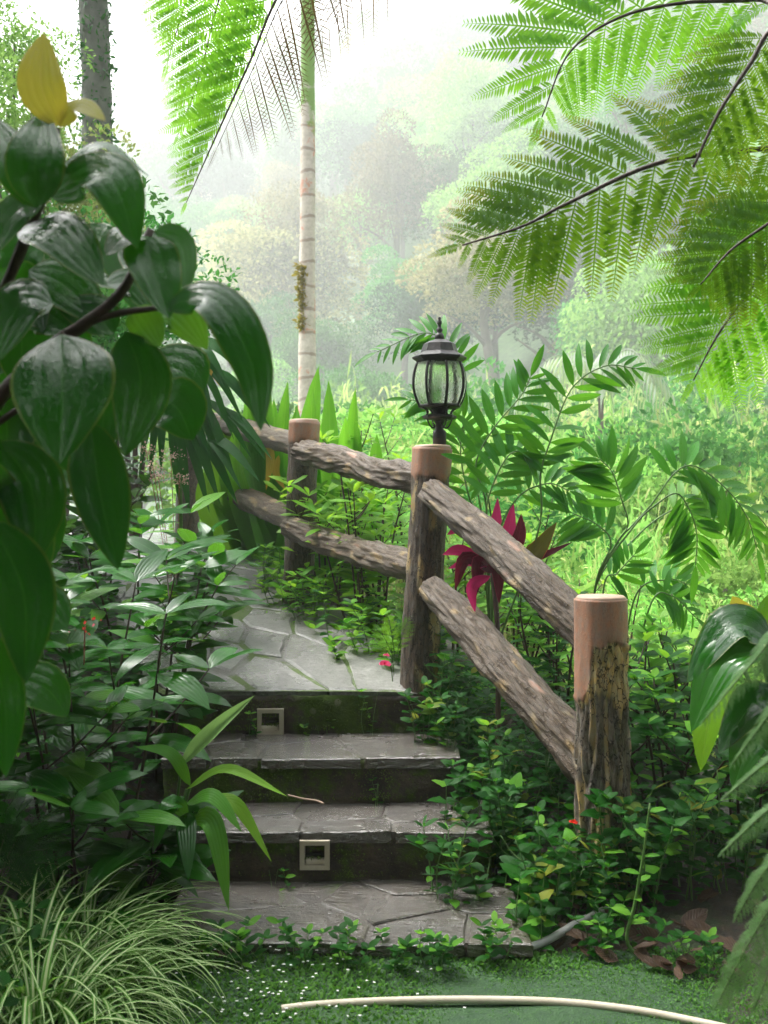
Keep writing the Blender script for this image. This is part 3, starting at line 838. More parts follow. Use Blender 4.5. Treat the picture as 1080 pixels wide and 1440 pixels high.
FL = {'green': far_leaf('far_green_leaves', (.025, .12, .02), (.12, .30, .06)),
      'dark': far_leaf('far_dark_leaves', (.015, .05, .02), (.045, .10, .04)),
      'tan': far_leaf('far_cream_blossom', (.16, .17, .06), (.46, .40, .20)),
      'lime': far_leaf('far_lime_leaves', (.14, .34, .05), (.42, .68, .17)),
      'straw': far_leaf('far_straw_grass', (.28, .42, .08), (.66, .70, .28))}
M_TRUNK = simple_mat('far_trunk_bark', (.14, .11, .085), (.08, .065, .05), .8, 6, .5)

def crown_geo(seed, nblob=34, nleaf=9000, sx_=1., sz_=.8, size=(.035, .06), hang=0.):
    r = np.random.default_rng(seed)
    # blob centres in an ellipsoid, more on the outside
    C = r.normal(size=(nblob, 3)); C /= np.linalg.norm(C, axis=1, keepdims=True)
    C *= (r.uniform(.25, .85, (nblob, 1)))
    C[:, 2] = C[:, 2] * sz_ + .1 * r.normal(size=nblob)
    C[:, :2] *= sx_
    rad = r.uniform(.22, .46, nblob)
    b = r.integers(0, nblob, nleaf)
    D = r.normal(size=(nleaf, 3)); D /= np.linalg.norm(D, axis=1, keepdims=True)
    D[:, 2] = np.where(D[:, 2] < -.3, -D[:, 2], D[:, 2])
    rr = rad[b][:, None] * r.uniform(.85, 1.06, (nleaf, 1))
    P = C[b] + D * rr * np.array([1.15, 1.15, .85])
    if hang: P[:, 2] -= hang * r.uniform(0, 1, nleaf) ** 2 * (np.linalg.norm(P[:, :2], axis=1) + .2)
    leafd = D + r.normal(size=(nleaf, 3)) * .8
    if hang: leafd[:, 2] -= 1.2
    U = D + np.array([0, 0, .8]) + r.normal(size=(nleaf, 3)) * .5
    L = r.uniform(size[0], size[1], nleaf)
    g = [leaf_geo(1, .55, 'ell', 2, 1, 0, .6, nw := 0 if False else 0)] if False else [leaf_geo(1, .5, 'ell', 2, 1, 0., .7)]
    return scatter(g, P, leafd, U, L)
crowns = []
for k in range(5):
    v_, f_, u_ = crown_geo(50 + k, 26 + 4 * k, 15000, 1., .7 + .1 * k, (.042, .068))
    crowns.append(mesh('crown', v_, f_, FL['green'], u_))
for k in range(2):
    v_, f_, u_ = crown_geo(70 + k, 24, 13000, .75, 1.1, (.045, .08), .55)
    crowns.append(mesh('crown', v_, f_, FL['green'], u_))
def trunk_mesh(seed):
    r = random.Random(seed); parts = []
    c = bez([Vector((0, 0, -1.9)), Vector((r.uniform(-.06, .06), 0, -1.2)), Vector((r.uniform(-.1, .1), r.uniform(-.1, .1), -.4)), Vector((0, 0, .25))], 9)
    parts.append(tube(c, list(np.linspace(.075, .03, 9)), 7))
    for k in range(5):
        a = r.uniform(0, 6.28); b = c[4 + k % 4]
        parts.append(tube(bez([b, b + Vector((math.cos(a) * .25, math.sin(a) * .25, .25)), b + Vector((math.cos(a) * .6, math.sin(a) * .6, .4))], 6), list(np.linspace(.03, .008, 6)), 5))
    V, F = merge(parts); return mesh('trunk', V, F, M_TRUNK)
trunks = [trunk_mesh(k) for k in range(3)]
LAB = {'green': 'mid green leafy tree on the misty far hillside', 'dark': 'dark blue green tree on the misty far hillside', 'tan': 'cream tinted blossoming tree on the misty far hillside', 'lime': 'pale lime green tree on the misty far hillside'}
def far_tree(x, y, rad, kind, k, zs=1., label=None, group=None, dz=0.):
    z = ground(x, y)
    t = bpy.data.objects.new('hillside_tree', None); COL.objects.link(t)
    t.location = (x, y, z); t.rotation_euler = (0, 0, rng.uniform(0, 6.28)); t.scale = (rad, rad, rad * zs)
    tag(t, label or LAB[kind], 'tree', group or ('%s trees on the far hillside' % {'green': 'mid green', 'dark': 'dark', 'tan': 'cream', 'lime': 'pale lime'}[kind]))
    for nm, me in (('trunk', trunks[k % 3]), ('crown', crowns[k])):
        o = bpy.data.objects.new(nm, me); COL.objects.link(o); o.parent = t; o.location = (0, 0, 1.75 + dz)
        if nm == 'crown': o.material_slots[0].link = 'OBJECT'; o.material_slots[0].material = FL[kind]
rt = random.Random(17)
nt = 0
for t_ in np.arange(2, 226, 11.2):
    # a row across the view at slope coordinate t_
    for u in np.arange(-.42, .43, .010):
        y = (72 + t_) / (1 + .8 * u); x = u * y
        # keep ~5.2 m spacing along the row
        if not hasattr(far_tree, 'last') or far_tree.last[0] != t_: far_tree.last = (t_, -1e9)
        if x - far_tree.last[1] < rt.uniform(9.0, 13.0): continue
        far_tree.last = (t_, x)
        kind = rt.choices(['green', 'dark', 'tan', 'lime'], [.5, .24, .12, .14])[0]
        rad = rt.uniform(4.8, 8.2) * (.72 if t_ < 30 else .9 if t_ < 70 else 1.05)
        far_tree(x + rt.uniform(-3, 3), y + rt.uniform(-4, 4), rad, kind, rt.randrange(7), rt.uniform(.85, 1.35)); nt += 1
# trees that stand out in the photograph
def placed(px, py, d, rad, kind, k, zs, label):
    p = PX(px, py, d); z = ground(p.x, p.y); far_tree(p.x, p.y, rad, kind, k, zs, label, dz=(p.z - z) / (rad * zs) - 1.75)
placed(905, 455, 69.68, 6.164, 'lime', 6, 1.1, 'tall pale green tree draped with hanging vines on the valley slope')
placed(690, 395, 83.08, 7.236, 'tan', 1, .9, 'rounded cream tinted tree behind the lantern')
placed(800, 430, 91.12, 8.576, 'dark', 2, 1.0, 'dark rounded tree beside the vine draped tree')
placed(390, 420, 117.92, 11.256, 'tan', 3, .8, 'cream tinted tree beside the ringed palm trunk')
placed(617, 270, 166.16, 7.504, 'lime', 0, .9, 'small pale green tree high on the misty slope')
placed(640, 90, 235.84, 18.76, 'dark', 4, 1.2, 'tall hazy tree on the ridge against the white sky')
placed(700, 190, 214.4, 16.08, 'dark', 3, 1.2, 'broad dark hazy tree below the ridge')
placed(570, 150, 246.56, 14.74, 'dark', 1, 1.1, 'hazy blue grey tree on the ridge beside the ringed palm trunk')

# ------------------------------------------------------------------ bushes and tall grass on the near valley slope
def tuft_geo(seed, n=2600):
    r = np.random.default_rng(seed)
    nst = 60
    a = r.uniform(0, 2 * np.pi, nst); q = r.uniform(0, 1, nst) ** .5 * .75; h = r.uniform(.55, 1.25, nst)
    k = r.integers(0, nst, n); s = r.uniform(.15, 1, n)
    lean = q[k] * (1 + .9 * s * s)
    P = np.stack([np.cos(a[k]) * lean, np.sin(a[k]) * lean, s * h[k] * (1 - .15 * s)], 1) + r.normal(size=(n, 3)) * .05
    D = np.stack([np.cos(a[k]) * .6, np.sin(a[k]) * .6, .5 - 1.1 * s], 1) + r.normal(size=(n, 3)) * .55
    U = np.tile([0, 0, 1.], (n, 1)) + r.normal(size=(n, 3)) * .4
    return scatter([leaf_geo(1, .17, 'lance', 3, 1, 0, 1.1), leaf_geo(1, .24, 'lance', 3, 1, 0, .7)], P, D, U, r.uniform(.10, .24, n))
def bush_geo(seed, n=3200):
    return crown_geo(seed, 26, n, 1., .75, (.07, .13))
tufts = [mesh('foliage', *(lambda g: (g[0], g[1], FL['straw'], g[2]))(tuft_geo(90 + k))) for k in range(3)]
bushes = [mesh('foliage', *(lambda g: (g[0], g[1], FL['lime'], g[2]))(bush_geo(95 + k))) for k in range(3)]
BL = {'straw': ('yellowish clump of tall arching grass on the valley slope', 'grass clump', 'arching_grass_clump', 'arching grass clumps on the valley slope'),
      'lime': ('bright lime green bush on the valley slope below the fence', 'bush', 'valley_bush', 'bright bushes on the valley slope'),
      'green': ('mid green bush on the valley slope below the fence', 'bush', 'valley_bush', 'mid green bushes on the valley slope')}
def slope_bush(px, py, d, rad, kind, tuft):
    p = PX(px, py, d); z = ground(p.x, p.y); lb, cat, nm, grp = BL[kind]
    t = bpy.data.objects.new(nm, None); COL.objects.link(t); t.location = (p.x, p.y, z); t.rotation_euler = (0, 0, rng.uniform(0, 6.28))
    H = max(.6, p.z - z)          # height of the clump's top above the ground
    tag(t, lb, cat, grp)
    o = bpy.data.objects.new('foliage', rng.choice(tufts if tuft else bushes)); COL.objects.link(o); o.parent = t
    if tuft: o.scale = (rad, rad, min(H / 1.1, rad * 2.2)); o.location = (0, 0, H - 1.1 * min(H / 1.1, rad * 2.2))
    else: o.scale = (rad, rad, rad); o.location = (0, 0, max(rad * .5, H - rad * .95))
    o.material_slots[0].link = 'OBJECT'; o.material_slots[0].material = FL[kind]
    if o.location.z > .3:
        V, F = merge([tube(bez([Vector((0, 0, -.15)), Vector((.05 * math.cos(a), .05 * math.sin(a), o.location.z * .5)), Vector((rad * .3 * math.cos(a), rad * .3 * math.sin(a), o.location.z + rad * .25))], 6), [.05, .045, .04, .035, .03, .02], 6) for a in (0., 2.2, 4.1)])
        s = bpy.data.objects.new('stem', mesh('stem', V, F, M_TRUNK)); COL.objects.link(s); s.parent = t
rb = random.Random(5)
for d, y0, y1, n, rad in ((58, 490, 550, 9, 4.6), (42, 505, 565, 9, 3.4), (30, 525, 580, 9, 2.4), (21, 545, 600, 9, 1.6), (17, 575, 640, 10, 1.35), (13.5, 610, 690, 10, 1.05), (10.5, 660, 760, 10, .85), (8.2, 730, 850, 9, .65), (6.6, 820, 960, 8, .5)):
    for i in range(n):
        px = 470 + (720) * (i + rb.uniform(.1, .9)) / n
        if d < 9: px = 560 + 600 * (i + rb.uniform(.1, .9)) / n
        kind = rb.choices(['straw', 'lime', 'green'], [.34, .46, .2])[0]
        slope_bush(px, rb.uniform(y0, y1) - (15 if px > 850 else 0), d * rb.uniform(.93, 1.07), rad * rb.uniform(.8, 1.2), kind, kind == 'straw' or rb.random() < .25)
for px, py, d, rad, kind in ((300, 560, 16, 1.5, 'lime'), (380, 580, 14, 1.2, 'lime'), (455, 590, 13, 1.0, 'green'), (540, 600, 12, 1.0, 'lime'), (480, 560, 18, 1.6, 'lime'), (560, 570, 17, 1.5, 'lime'), (380, 555, 22, 1.8, 'green')):
    slope_bush(px, py, d, rad, kind, False)

# ------------------------------------------------------------------ ringed palm
def palm_mat():
    m, n, l = newmat('ringed_palm_bark')
    tc = n.new('ShaderNodeTexCoord'); P = tc.outputs['Object']; sx = n.new('ShaderNodeSeparateXYZ'); l.new(P, sx.inputs[0])
    n1 = noisen(n, l, P, 3, 5, .6); n2 = noisen(n, l, P, 14, 5, .65)
    ring = mathn(n, l, 'SINE', mathn(n, l, 'MULTIPLY_ADD', n1, 3., mathn(n, l, 'MULTIPLY', sx.outputs[2], 21.)))
    col = mixc(n, l, ramp(n, l, n2, [(.35, 0), (.65, 1)]), (.42, .36, .30), (.60, .53, .46))
    col = mixc(n, l, ramp(n, l, ring, [(.86, 0), (.97, .7)]), col, (.22, .15, .11))
    col = mixc(n, l, ramp(n, l, mathn(n, l, 'MULTIPLY_ADD', n2, .4, n1), [(.76, 0), (.82, .8)]), col, (.50, .20, .12))
    col = mixc(n, l, ramp(n, l, mathn(n, l, 'MULTIPLY_ADD', n1, .25, mathn(n, l, 'MULTIPLY', sx.outputs[2], .1)), [(.765, 0), (.785, 1)]), col, (.16, .30, .035))
    bs = n.new('ShaderNodeBsdfPrincipled'); l.new(col, bs.inputs['Base Color']); bs.inputs['Roughness'].default_value = .6
    out = n.new('ShaderNodeOutputMaterial'); l.new(bs.outputs[0], out.inputs['Surface']); return m
M_PALM = palm_mat()
PD = 14.0
pbx = PX(432, 720, PD).x; pz0 = ground(pbx, PD)
palm = thing('ringed_palm', 'slender palm with pale ringed trunk and green crownshaft standing in the valley', 'palm', (pbx, PD, pz0))
C = bez([Vector((pbx, PD, pz0 - .3)), PX(432, 590, PD), PX(432, 430, PD), PX(433, 200, PD), PX(433, 0, PD), PX(434, -120, PD)], 60)
V, F = tube(C, list(np.interp(np.linspace(0, 1, 60), [0, .3, .7, 1], [.135, .115, .09, .10])), 18, disp=lambda s, a, p: 1 + .05 * noise.noise(p * 3) + .05 * noise.noise(Vector((math.cos(a), math.sin(a), p.z * 2.5))))
put('trunk', mesh('trunk', V, F, M_PALM), palm)
M_EPI = leaf_mat('epiphyte_moss', (.20, .17, .03), (.30, .22, .03), .7, .3, bump=.1)
P = np.array([PX(425 + rng.gauss(0, 3), rng.uniform(372, 462), PD - .1) for _ in range(420)])
v_, f_, u_ = scatter([leaf_geo(1, .4, 'ell', 3, 2)], P, nrg.normal(size=P.shape) + np.array([-.6, -.6, -.3]), nrg.normal(size=P.shape), nrg.uniform(.03, .09, len(P)))
o = put('epiphyte', mesh('epiphyte', v_, f_, M_EPI, u_), palm); o['kind'] = 'stuff'
M_PALMF = leaf_mat('palm_frond_green', (.07, .17, .03), (.12, .24, .04), .45, .4)
top = C[-1]
for k in range(11):
    a = k * 2.4; e = Vector((math.cos(a), math.sin(a), 0))
    cu = bez([top, top + e * .5 + Vector((0, 0, .9)), top + e * 1.3 + Vector((0, 0, 1.1)), top + e * 2.1 + Vector((0, 0, .75))], 24)
    Vp, Fp = tube(cu, list(np.linspace(.025, .006, 24)), 5); fr = put('frond', mesh('frond', Vp, Fp, M_PALMF), palm)
    P = []; D = []
    for i in range(4, 24):
        t = (cu[i] - cu[i - 1]).normalized(); s = t.cross(Vector((0, 0, 1))).normalized()
        for sg in (-1, 1): P.append(cu[i]); D.append(s * sg + t * .5 - Vector((0, 0, .3)))
    P = np.array(P); D = np.array(D)
    v_, f_, u_ = scatter([leaf_geo(1, .09, 'strap', 4, 2, .2, .6)], P, D, np.tile([0, 0, 1.], (len(P), 1)), np.full(len(P), .62))
    o = put('leaflets', mesh('leaflets', v_, f_, M_PALMF, u_), fr)
# silvery fan of palm fronds in the valley
M_SILV = leaf_mat('silvery_palm_leaf', (.26, .32, .26), (.36, .40, .34), .4, .3)
vp = PX(845, 560, 19); vz = ground(vp.x, vp.y)
vpalm = thing('valley_palm', 'silvery drooping palm fronds rising among the valley bushes', 'palm', (vp.x, vp.y, vz))
V, F = tube(bez([Vector((vp.x, vp.y, vz - .2)), vp], 8), .05, 10); put('trunk', mesh('trunk', V, F, M_TRUNK), vpalm)
for k in range(9):
    a = k * 2.4 + .4; e = Vector((math.cos(a), math.sin(a) * .8, 0)); s_ = rng.uniform(.8, 1.1)
    cu = bez([vp, vp + e * .35 * s_ + Vector((0, 0, .65)), vp + e * .85 * s_ + Vector((0, 0, .75)), vp + e * 1.4 * s_ + Vector((0, 0, .1))], 22)
    Vp, Fp = tube(cu, list(np.linspace(.022, .006, 22)), 5); fr = put('frond', mesh('frond', Vp, Fp, M_SILV), vpalm)
    P = []; D = []
    for i in range(3, 22):
        t = (cu[i] - cu[i - 1]).normalized(); s = t.cross(Vector((0, 0, 1))).normalized()
        for sg in (-1, 1): P.append(cu[i]); D.append(s * sg * .6 + t * .5 - Vector((0, 0, .9)))
    P = np.array(P); D = np.array(D)
    v_, f_, u_ = scatter([leaf_geo(1, .07, 'strap', 4, 2, .2, .7)], P, D, np.tile([0, 0, 1.], (len(P), 1)), np.full(len(P), .5))
    put('leaflets', mesh('leaflets', v_, f_, M_SILV, u_), fr)

# ------------------------------------------------------------------ haze: the rain mist in the valley
HAZE_D = .0029
m, n, l = newmat('rain_mist')
pv = n.new('ShaderNodeVolumePrincipled'); pv.inputs['Color'].default_value = (.975, .99, 1.0, 1); pv.inputs['Density'].default_value = HAZE_D
pv.inputs['Anisotropy'].default_value = .35
out = n.new('ShaderNodeOutputMaterial'); l.new(pv.outputs[0], out.inputs['Volume'])
zt_ = 172.
V = [(x, y, z) for z in (-9.5, zt_) for x, y in ((-470, -46), (470, -46), (470, 530), (-470, 530))]
F = [(3, 2, 1, 0), (4, 5, 6, 7), (0, 1, 5, 4), (1, 2, 6, 5), (2, 3, 7, 6), (3, 0, 4, 7)]
hz = put('haze', mesh('haze', V, F, m, smooth=False)); tag(hz, 'pale rain mist filling the valley', kind='stuff')

# ------------------------------------------------------------------ garden trees whose crowns roof the lawn behind and beside the viewer
def garden_tree(x, y, zc, rad, label, seed):
    g = ground(x, y); t = thing('garden_tree', label, 'tree', (x, y, g))
    c = Vector((x, y, zc))
    V, F = merge([tube(bez([Vector((x, y, g - .2)), Vector((x + .1, y, (g + zc) / 2)), c], 14), list(np.linspace(.20, .10, 14)), 12)] + [tube(bez([c - Vector((0, 0, rad * .5)), c + Vector((math.cos(k) * rad * .4, math.sin(k) * rad * .4, 0)), c + Vector((math.cos(k) * rad * .8, math.sin(k) * rad * .8, rad * .15))], 8), list(np.linspace(.07, .015, 8)), 7) for k in (0.3, 1.4, 2.5, 3.6, 4.9, 5.8)])
    put('trunk', mesh('trunk', V, F, M_TRUNK), t)
    v_, f_, u_ = crown_geo(seed, 50, 15000, 1.0, .5, (.04, .075)); put('crown', mesh('crown', v_ * rad + np.array(c), f_, FL['dark'], u_), t)
garden_tree(-3.4, 1.2, 4.6, 2.6, 'spreading garden tree over the left planting', 141)
garden_tree(-.6, -2.6, 5.2, 3.0, 'spreading garden tree behind the lawn', 142)
garden_tree(3.2, -.8, 4.8, 2.6, 'spreading garden tree over the right end of the lawn', 143)
garden_tree(-2.6, -6.5, 5.0, 3.4, 'broad garden tree at the back of the lawn beside the left planting', 144)
garden_tree(3.4, -6.5, 5.0, 3.4, 'broad garden tree at the far back corner of the lawn', 145)

# dense unseen bushes added to block low sky light behind and beside the lawn
blocking = [mesh('foliage', *(lambda g: (g[0], g[1], FL['dark'], g[2]))(crown_geo(160 + k, 44, 12000, 1.0, .9, (.05, .085)))) for k in range(2)]
for k, (x, y, rad, hz_) in enumerate([(-7.5, -5.5, 2.4, 1.9), (-4.6, -8.5, 2.5, 2.0), (-1.2, -9.5, 2.6, 2.0), (2.2, -9.5, 2.5, 2.0), (5.4, -8.0, 2.5, 1.9), (7.6, -4.6, 2.5, 2.0), (7.8, -.8, 2.3, 1.8), (-7.4, -1.8, 2.4, 1.9), (-6.8, 1.9, 2.2, 2.2), (-1.5, -6.6, 1.8, 1.4), (2.6, -5.9, 1.8, 1.4)]):
    g = ground(x, y); t = thing('sky_block_bush', 'tall dense dark hedge bush added out of view against low sky light', 'bush', (x, y, g), 'hedge bushes added out of view')
    o = put('foliage', blocking[k % 2], t, Matrix.Translation((x, y, g + hz_)) @ Matrix.Rotation(k * 1.3, 4, 'Z') @ Matrix.Scale(rad, 4))
    V, F = merge([tube(bez([Vector((x, y, g - .1)), Vector((x + .1 * j, y, g + hz_ * .5)), Vector((x + .5 * j, y + .2, g + hz_))], 6), [.06, .05, .05, .04, .03, .02], 6) for j in (-1, 0, 1)]); put('stem', mesh('stem', V, F, M_TRUNK), t)
# ================================================================== plant materials
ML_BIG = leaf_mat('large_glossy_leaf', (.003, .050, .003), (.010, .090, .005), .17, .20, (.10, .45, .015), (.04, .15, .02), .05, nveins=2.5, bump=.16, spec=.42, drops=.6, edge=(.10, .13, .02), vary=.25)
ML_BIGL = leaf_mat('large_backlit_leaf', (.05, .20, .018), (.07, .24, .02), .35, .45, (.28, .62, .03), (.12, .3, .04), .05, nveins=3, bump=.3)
ML_YEL = leaf_mat('yellowing_leaf', (.34, .33, .04), (.44, .38, .07), .4, .45, (.75, .62, .05), (.5, .42, .12), .05, nveins=3, bump=.3, vary=.2)
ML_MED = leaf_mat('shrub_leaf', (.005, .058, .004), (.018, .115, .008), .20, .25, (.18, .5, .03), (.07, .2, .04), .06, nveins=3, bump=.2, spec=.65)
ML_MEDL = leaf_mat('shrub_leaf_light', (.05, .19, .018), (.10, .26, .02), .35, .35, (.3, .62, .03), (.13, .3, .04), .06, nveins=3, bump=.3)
ML_PALE = leaf_mat('pale_leaf_underside', (.16, .30, .10), (.2, .34, .12), .45, .35, (.35, .6, .15), (.2, .36, .14), .06, bump=.15)
ML_YLF = leaf_mat('yellow_withered_leaf', (.45, .28, .03), (.55, .38, .05), .5, .35, (.8, .5, .05), bump=.3)
ML_LIME = leaf_mat('lime_leaf', (.12, .32, .02), (.22, .44, .03), .4, .42, (.45, .8, .04), (.3, .5, .06), .07, bump=.3)
ML_STRAP = leaf_mat('strap_leaf', (.05, .22, .02), (.10, .32, .03), .35, .40, (.3, .72, .04), (.2, .42, .08), .10, nveins=4, bump=.25)
ML_DARK = leaf_mat('dark_split_leaf', (.008, .055, .010), (.016, .085, .014), .22, .2, (.08, .4, .02), (.03, .1, .02), .05, bump=.15, spec=.35)
ML_WEED = leaf_mat('weed_leaf', (.003, .042, .003), (.014, .092, .006), .40, .28, (.10, .40, .02), (.04, .13, .02), .06, bump=.3, spec=.28)
ML_WEEDL = leaf_mat('bright_weed_leaf', (.07, .24, .02), (.14, .34, .03), .42, .38, (.35, .7, .04), (.18, .38, .06), .06, bump=.3, spec=.3)
ML_WEEDY = leaf_mat('yellowed_weed_leaf', (.06, .16, .02), (.20, .22, .02), .45, .35, (.5, .55, .05), bump=.3, spec=.28)
ML_CYC = leaf_mat('cycad_leaflet', (.012, .12, .008), (.035, .20, .012), .33, .34, (.22, .62, .03), (.10, .25, .04), .08, nveins=4, bump=.2)
ML_FERN = leaf_mat('tree_fern_pinna', (.075, .23, .016), (.13, .32, .025), .5, .55, (.42, .88, .05), bump=.1)
ML_FERND = leaf_mat('tree_fern_pinna_olive', (.035, .13, .008), (.075, .19, .012), .5, .5, (.32, .58, .02), bump=.1, tip=(.28, .26, .02))
ML_FERNB = leaf_mat('dry_fern_pinna', (.10, .06, .035), (.16, .09, .05), .7, .2, bump=.1)
ML_FERNP = leaf_mat('pale_fern_pinna', (.10, .22, .07), (.17, .30, .12), .35, .35, (.35, .6, .2), bump=.1)
ML_SPID = leaf_mat('variegated_blade', (.045, .16, .020), (.085, .24, .030), .35, .3, (.25, .55, .05), stripe=(.50, .56, .30), stripew=.42, nveins=3, bump=.2)
ML_CORD = leaf_mat('magenta_leaf', (.55, .015, .13), (.72, .05, .26), .35, .35, (.9, .05, .25), (.6, .1, .2), .05, bump=.2, nveins=4)
ML_CORDD = leaf_mat('maroon_leaf', (.045, .012, .022), (.075, .018, .035), .3, .25, (.35, .03, .06), (.25, .05, .1), .05, bump=.2, edge=(.5, .03, .12), nveins=4)
ML_CORDO = leaf_mat('olive_red_edged_leaf', (.06, .07, .012), (.09, .08, .02), .35, .25, (.3, .25, .03), bump=.2, edge=(.55, .04, .06), nveins=4)
ML_DEAD = leaf_mat('dead_leaf', (.045, .026, .016), (.10, .060, .038), .45, .1, (.2, .1, .05), (.05, .03, .02), .05, bump=.5, vary=.5)
ML_PETAL = leaf_mat('pink_petal', (.75, .05, .18), (.80, .10, .25), .5, .35, (.9, .15, .3), bump=.1)
ML_RED = leaf_mat('red_petal', (.75, .02, .01), (.8, .04, .02), .5, .3, (.9, .1, .05), bump=.1)
ML_WHITE = leaf_mat('white_petal', (.75, .76, .72), (.8, .8, .78), .6, .3, (.9, .9, .9), bump=.05, vary=.1)
ML_TAN = leaf_mat('dry_pinkish_flower', (.40, .27, .22), (.52, .38, .30), .7, .3, (.6, .4, .3), bump=.1)
ML_GRASS = leaf_mat('turf_blade', (.022, .095, .014), (.09, .22, .03), .5, .3, (.2, .5, .05), bump=.05)
M_STEM = simple_mat('brown_stem', (.035, .020, .012), (.07, .040, .022), .6, 40, .4)
M_STEMG = simple_mat('green_stem', (.06, .15, .025), (.10, .20, .04), .5, 40, .2)
M_STEMR = simple_mat('reddish_stem', (.20, .05, .035), (.28, .09, .05), .5, 40, .2)
M_RACH = simple_mat('dark_rachis', (.040, .022, .014), (.07, .04, .025), .5, 60, .3)

S_MED = leaf_set('shrub_leaf', ML_MED, 8, 1, (.28, .38), 'ell', 6, 4, (.05, .25), (.3, 1.1), (.0, .03))
S_LIME = leaf_set('lime_leaf', ML_LIME, 6, 1, (.34, .46), 'obl', 5, 4, (.05, .3), (.2, .8), (.0, .04))
S_WEED = leaf_set('weed_leaf', ML_WEED, 7, 1, (.45, .62), 'ovate', 4, 4, (.0, .25), (.1, .7), (.0, .05))
S_ROUND = leaf_set('round_leaf', ML_WEED, 5, 1, (.7, .85), 'heart', 5, 4, (.0, .2), (.2, .9), (.02, .06))
S_LANCE = leaf_set('lance_leaf', ML_WEED, 6, 1, (.22, .3), 'lance', 5, 2, (.1, .3), (.2, .9))
S_STRAP = leaf_set('strap_leaf', ML_STRAP, 6, 1, (.11, .16), 'strap', 10, 4, (.15, .4), (.2, 1.1), (.0, .02))
S_BLADE = leaf_set('blade', ML_SPID, 10, 1, (.026, .036), 'blade', 12, 2, (.2, .5), (1.5, 3.0), side=.12)
S_CYC = leaf_set('leaflet', ML_CYC, 6, 1, (.18, .23), 'ell', 6, 2, (.15, .5), (.2, .7), side=.05)
S_DEAD = leaf_set('dead_leaf', ML_DEAD, 5, 1, (.5, .7), 'ovate', 6, 4, (.2, .6), (-.6, .8), (.03, .1), (-.3, .2))

def rv(a=1.): return Vector((rng.uniform(-a, a), rng.uniform(-a, a), rng.uniform(-a, a)))

def shrub(name, label, base, nst, H, spread, leafset, ll, mat=None, cat='shrub', group=None, node=.07, start=.3, stem=M_STEM, lean=(0, 0), whorl=4, maxl=290, sr=.006, face=.35, up=.25, mats=None, branch=2):
    """upright leafy shrub: stems with opposite leaf pairs and a rosette on each tip"""
    t = thing(name, label, cat, base, group); cnt = 0
    for i in range(nst):
        a = rng.uniform(0, 6.28); q = spread * math.sqrt(rng.random())
        b0 = Vector(base) + Vector((math.cos(a) * q * .35, math.sin(a) * q * .35, -.03))
        b0.z = min(b0.z, ground(b0.x, b0.y) - .01) if abs(b0.z - ground(b0.x, b0.y)) < .25 else b0.z
        tip = Vector(base) + Vector((math.cos(a) * q + lean[0], math.sin(a) * q + lean[1], H * rng.uniform(.6, 1.)))
        C = bez([b0, b0.lerp(tip, .5) + Vector((0, 0, H * .10)) + rv(.03), tip], 14)
        V, F = tube(C, list(np.linspace(sr, sr * .45, 14)), 6)
        so = put('stem', mesh('stem', V, F, stem), t)
        lines = [(C, start)]
        for b in range(branch):
            k = rng.randrange(5, 12); aa = rng.uniform(0, 6.28)
            e = C[k] + Vector((math.cos(aa), math.sin(aa), .9)) * H * rng.uniform(.12, .22)
            c2 = bez([C[k], C[k].lerp(e, .5) + Vector((0, 0, -.01)), e], 8)
            V, F = tube(c2, list(np.linspace(sr * .6, sr * .35, 8)), 5); put('twig', mesh('twig', V, F, stem), so)
            lines.append((c2, .25))
        for Cc, st in lines:
            Ln = sum((Cc[k + 1] - Cc[k]).length for k in range(len(Cc) - 1))
            nn = max(1, int(Ln * (1 - st) / node)); ph = rng.uniform(0, 6.28)
            for j in range(nn + 1):
                s = st + (1 - st) * j / max(1, nn); f = s * (len(Cc) - 1); k = min(int(f), len(Cc) - 2); p = Cc[k].lerp(Cc[k + 1], f - k)
                last = j == nn; m_ = whorl if last else 2
                for w in range(m_):
                    if cnt >= maxl: break
                    if not last and rng.random() < .1: continue
                    an = ph + j * 1.57 + w * 2 * math.pi / m_ + rng.uniform(-.3, .3)
                    d = Vector((math.cos(an), math.sin(an), up + (.35 if last else 0) + rng.uniform(-.3, .3)))
                    L = rng.uniform(*ll) * (.85 if last and w % 2 else 1.)
                    mm = rng.choice(leafset)
                    o = put('leaf', mm, t, frame(p, d, Vector((0, -face, 1)) + rv(.25), L), rng.choice(mats) if mats else mat); cnt += 1
    return t

# ================================================================== big-leaved shrub in the left foreground
D0 = 1.32
big = thing('large_leaf_shrub', 'large glossy dark green shrub leaning in beside the steps with two yellow leaves on top', 'shrub', (-.72, 1.35, .1))
K0 = D0 / FPX
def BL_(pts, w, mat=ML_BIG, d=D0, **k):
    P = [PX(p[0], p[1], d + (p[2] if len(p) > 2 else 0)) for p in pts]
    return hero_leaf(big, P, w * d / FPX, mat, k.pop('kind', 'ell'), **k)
BL_([(84, 178), (58, 120), (62, 46, .03)], 66, ML_YEL, fold=.25, label='upright yellow leaf', nh=(.3, -1, .1))
BL_([(84, 180), (110, 150), (148, 170, -.02)], 44, ML_YEL, fold=.2, nh=(.1, -.8, .8), label='small yellow leaf')
BL_([(52, 292), (50, 225), (62, 155, .05)], 82, nh=(.2, -1, .15), fold=.25, d=1.28)
BL_([(50, 292), (25, 230), (-15, 160, .04)], 72, nh=(.4, -1, .2), fold=.2)
BL_([(70, 262), (140, 205, .02), (211, 249, .05)], 56, nh=(-.1, -.75, .9), fold=.15, kind='lance')
BL_([(68, 275), (150, 245, -.03), (193, 350, -.05)], 92, nh=(.5, -1, .5), fold=.1)
BL_([(60, 290), (20, 300), (-30, 380, -.04)], 80, nh=(-.3, -1, .6))
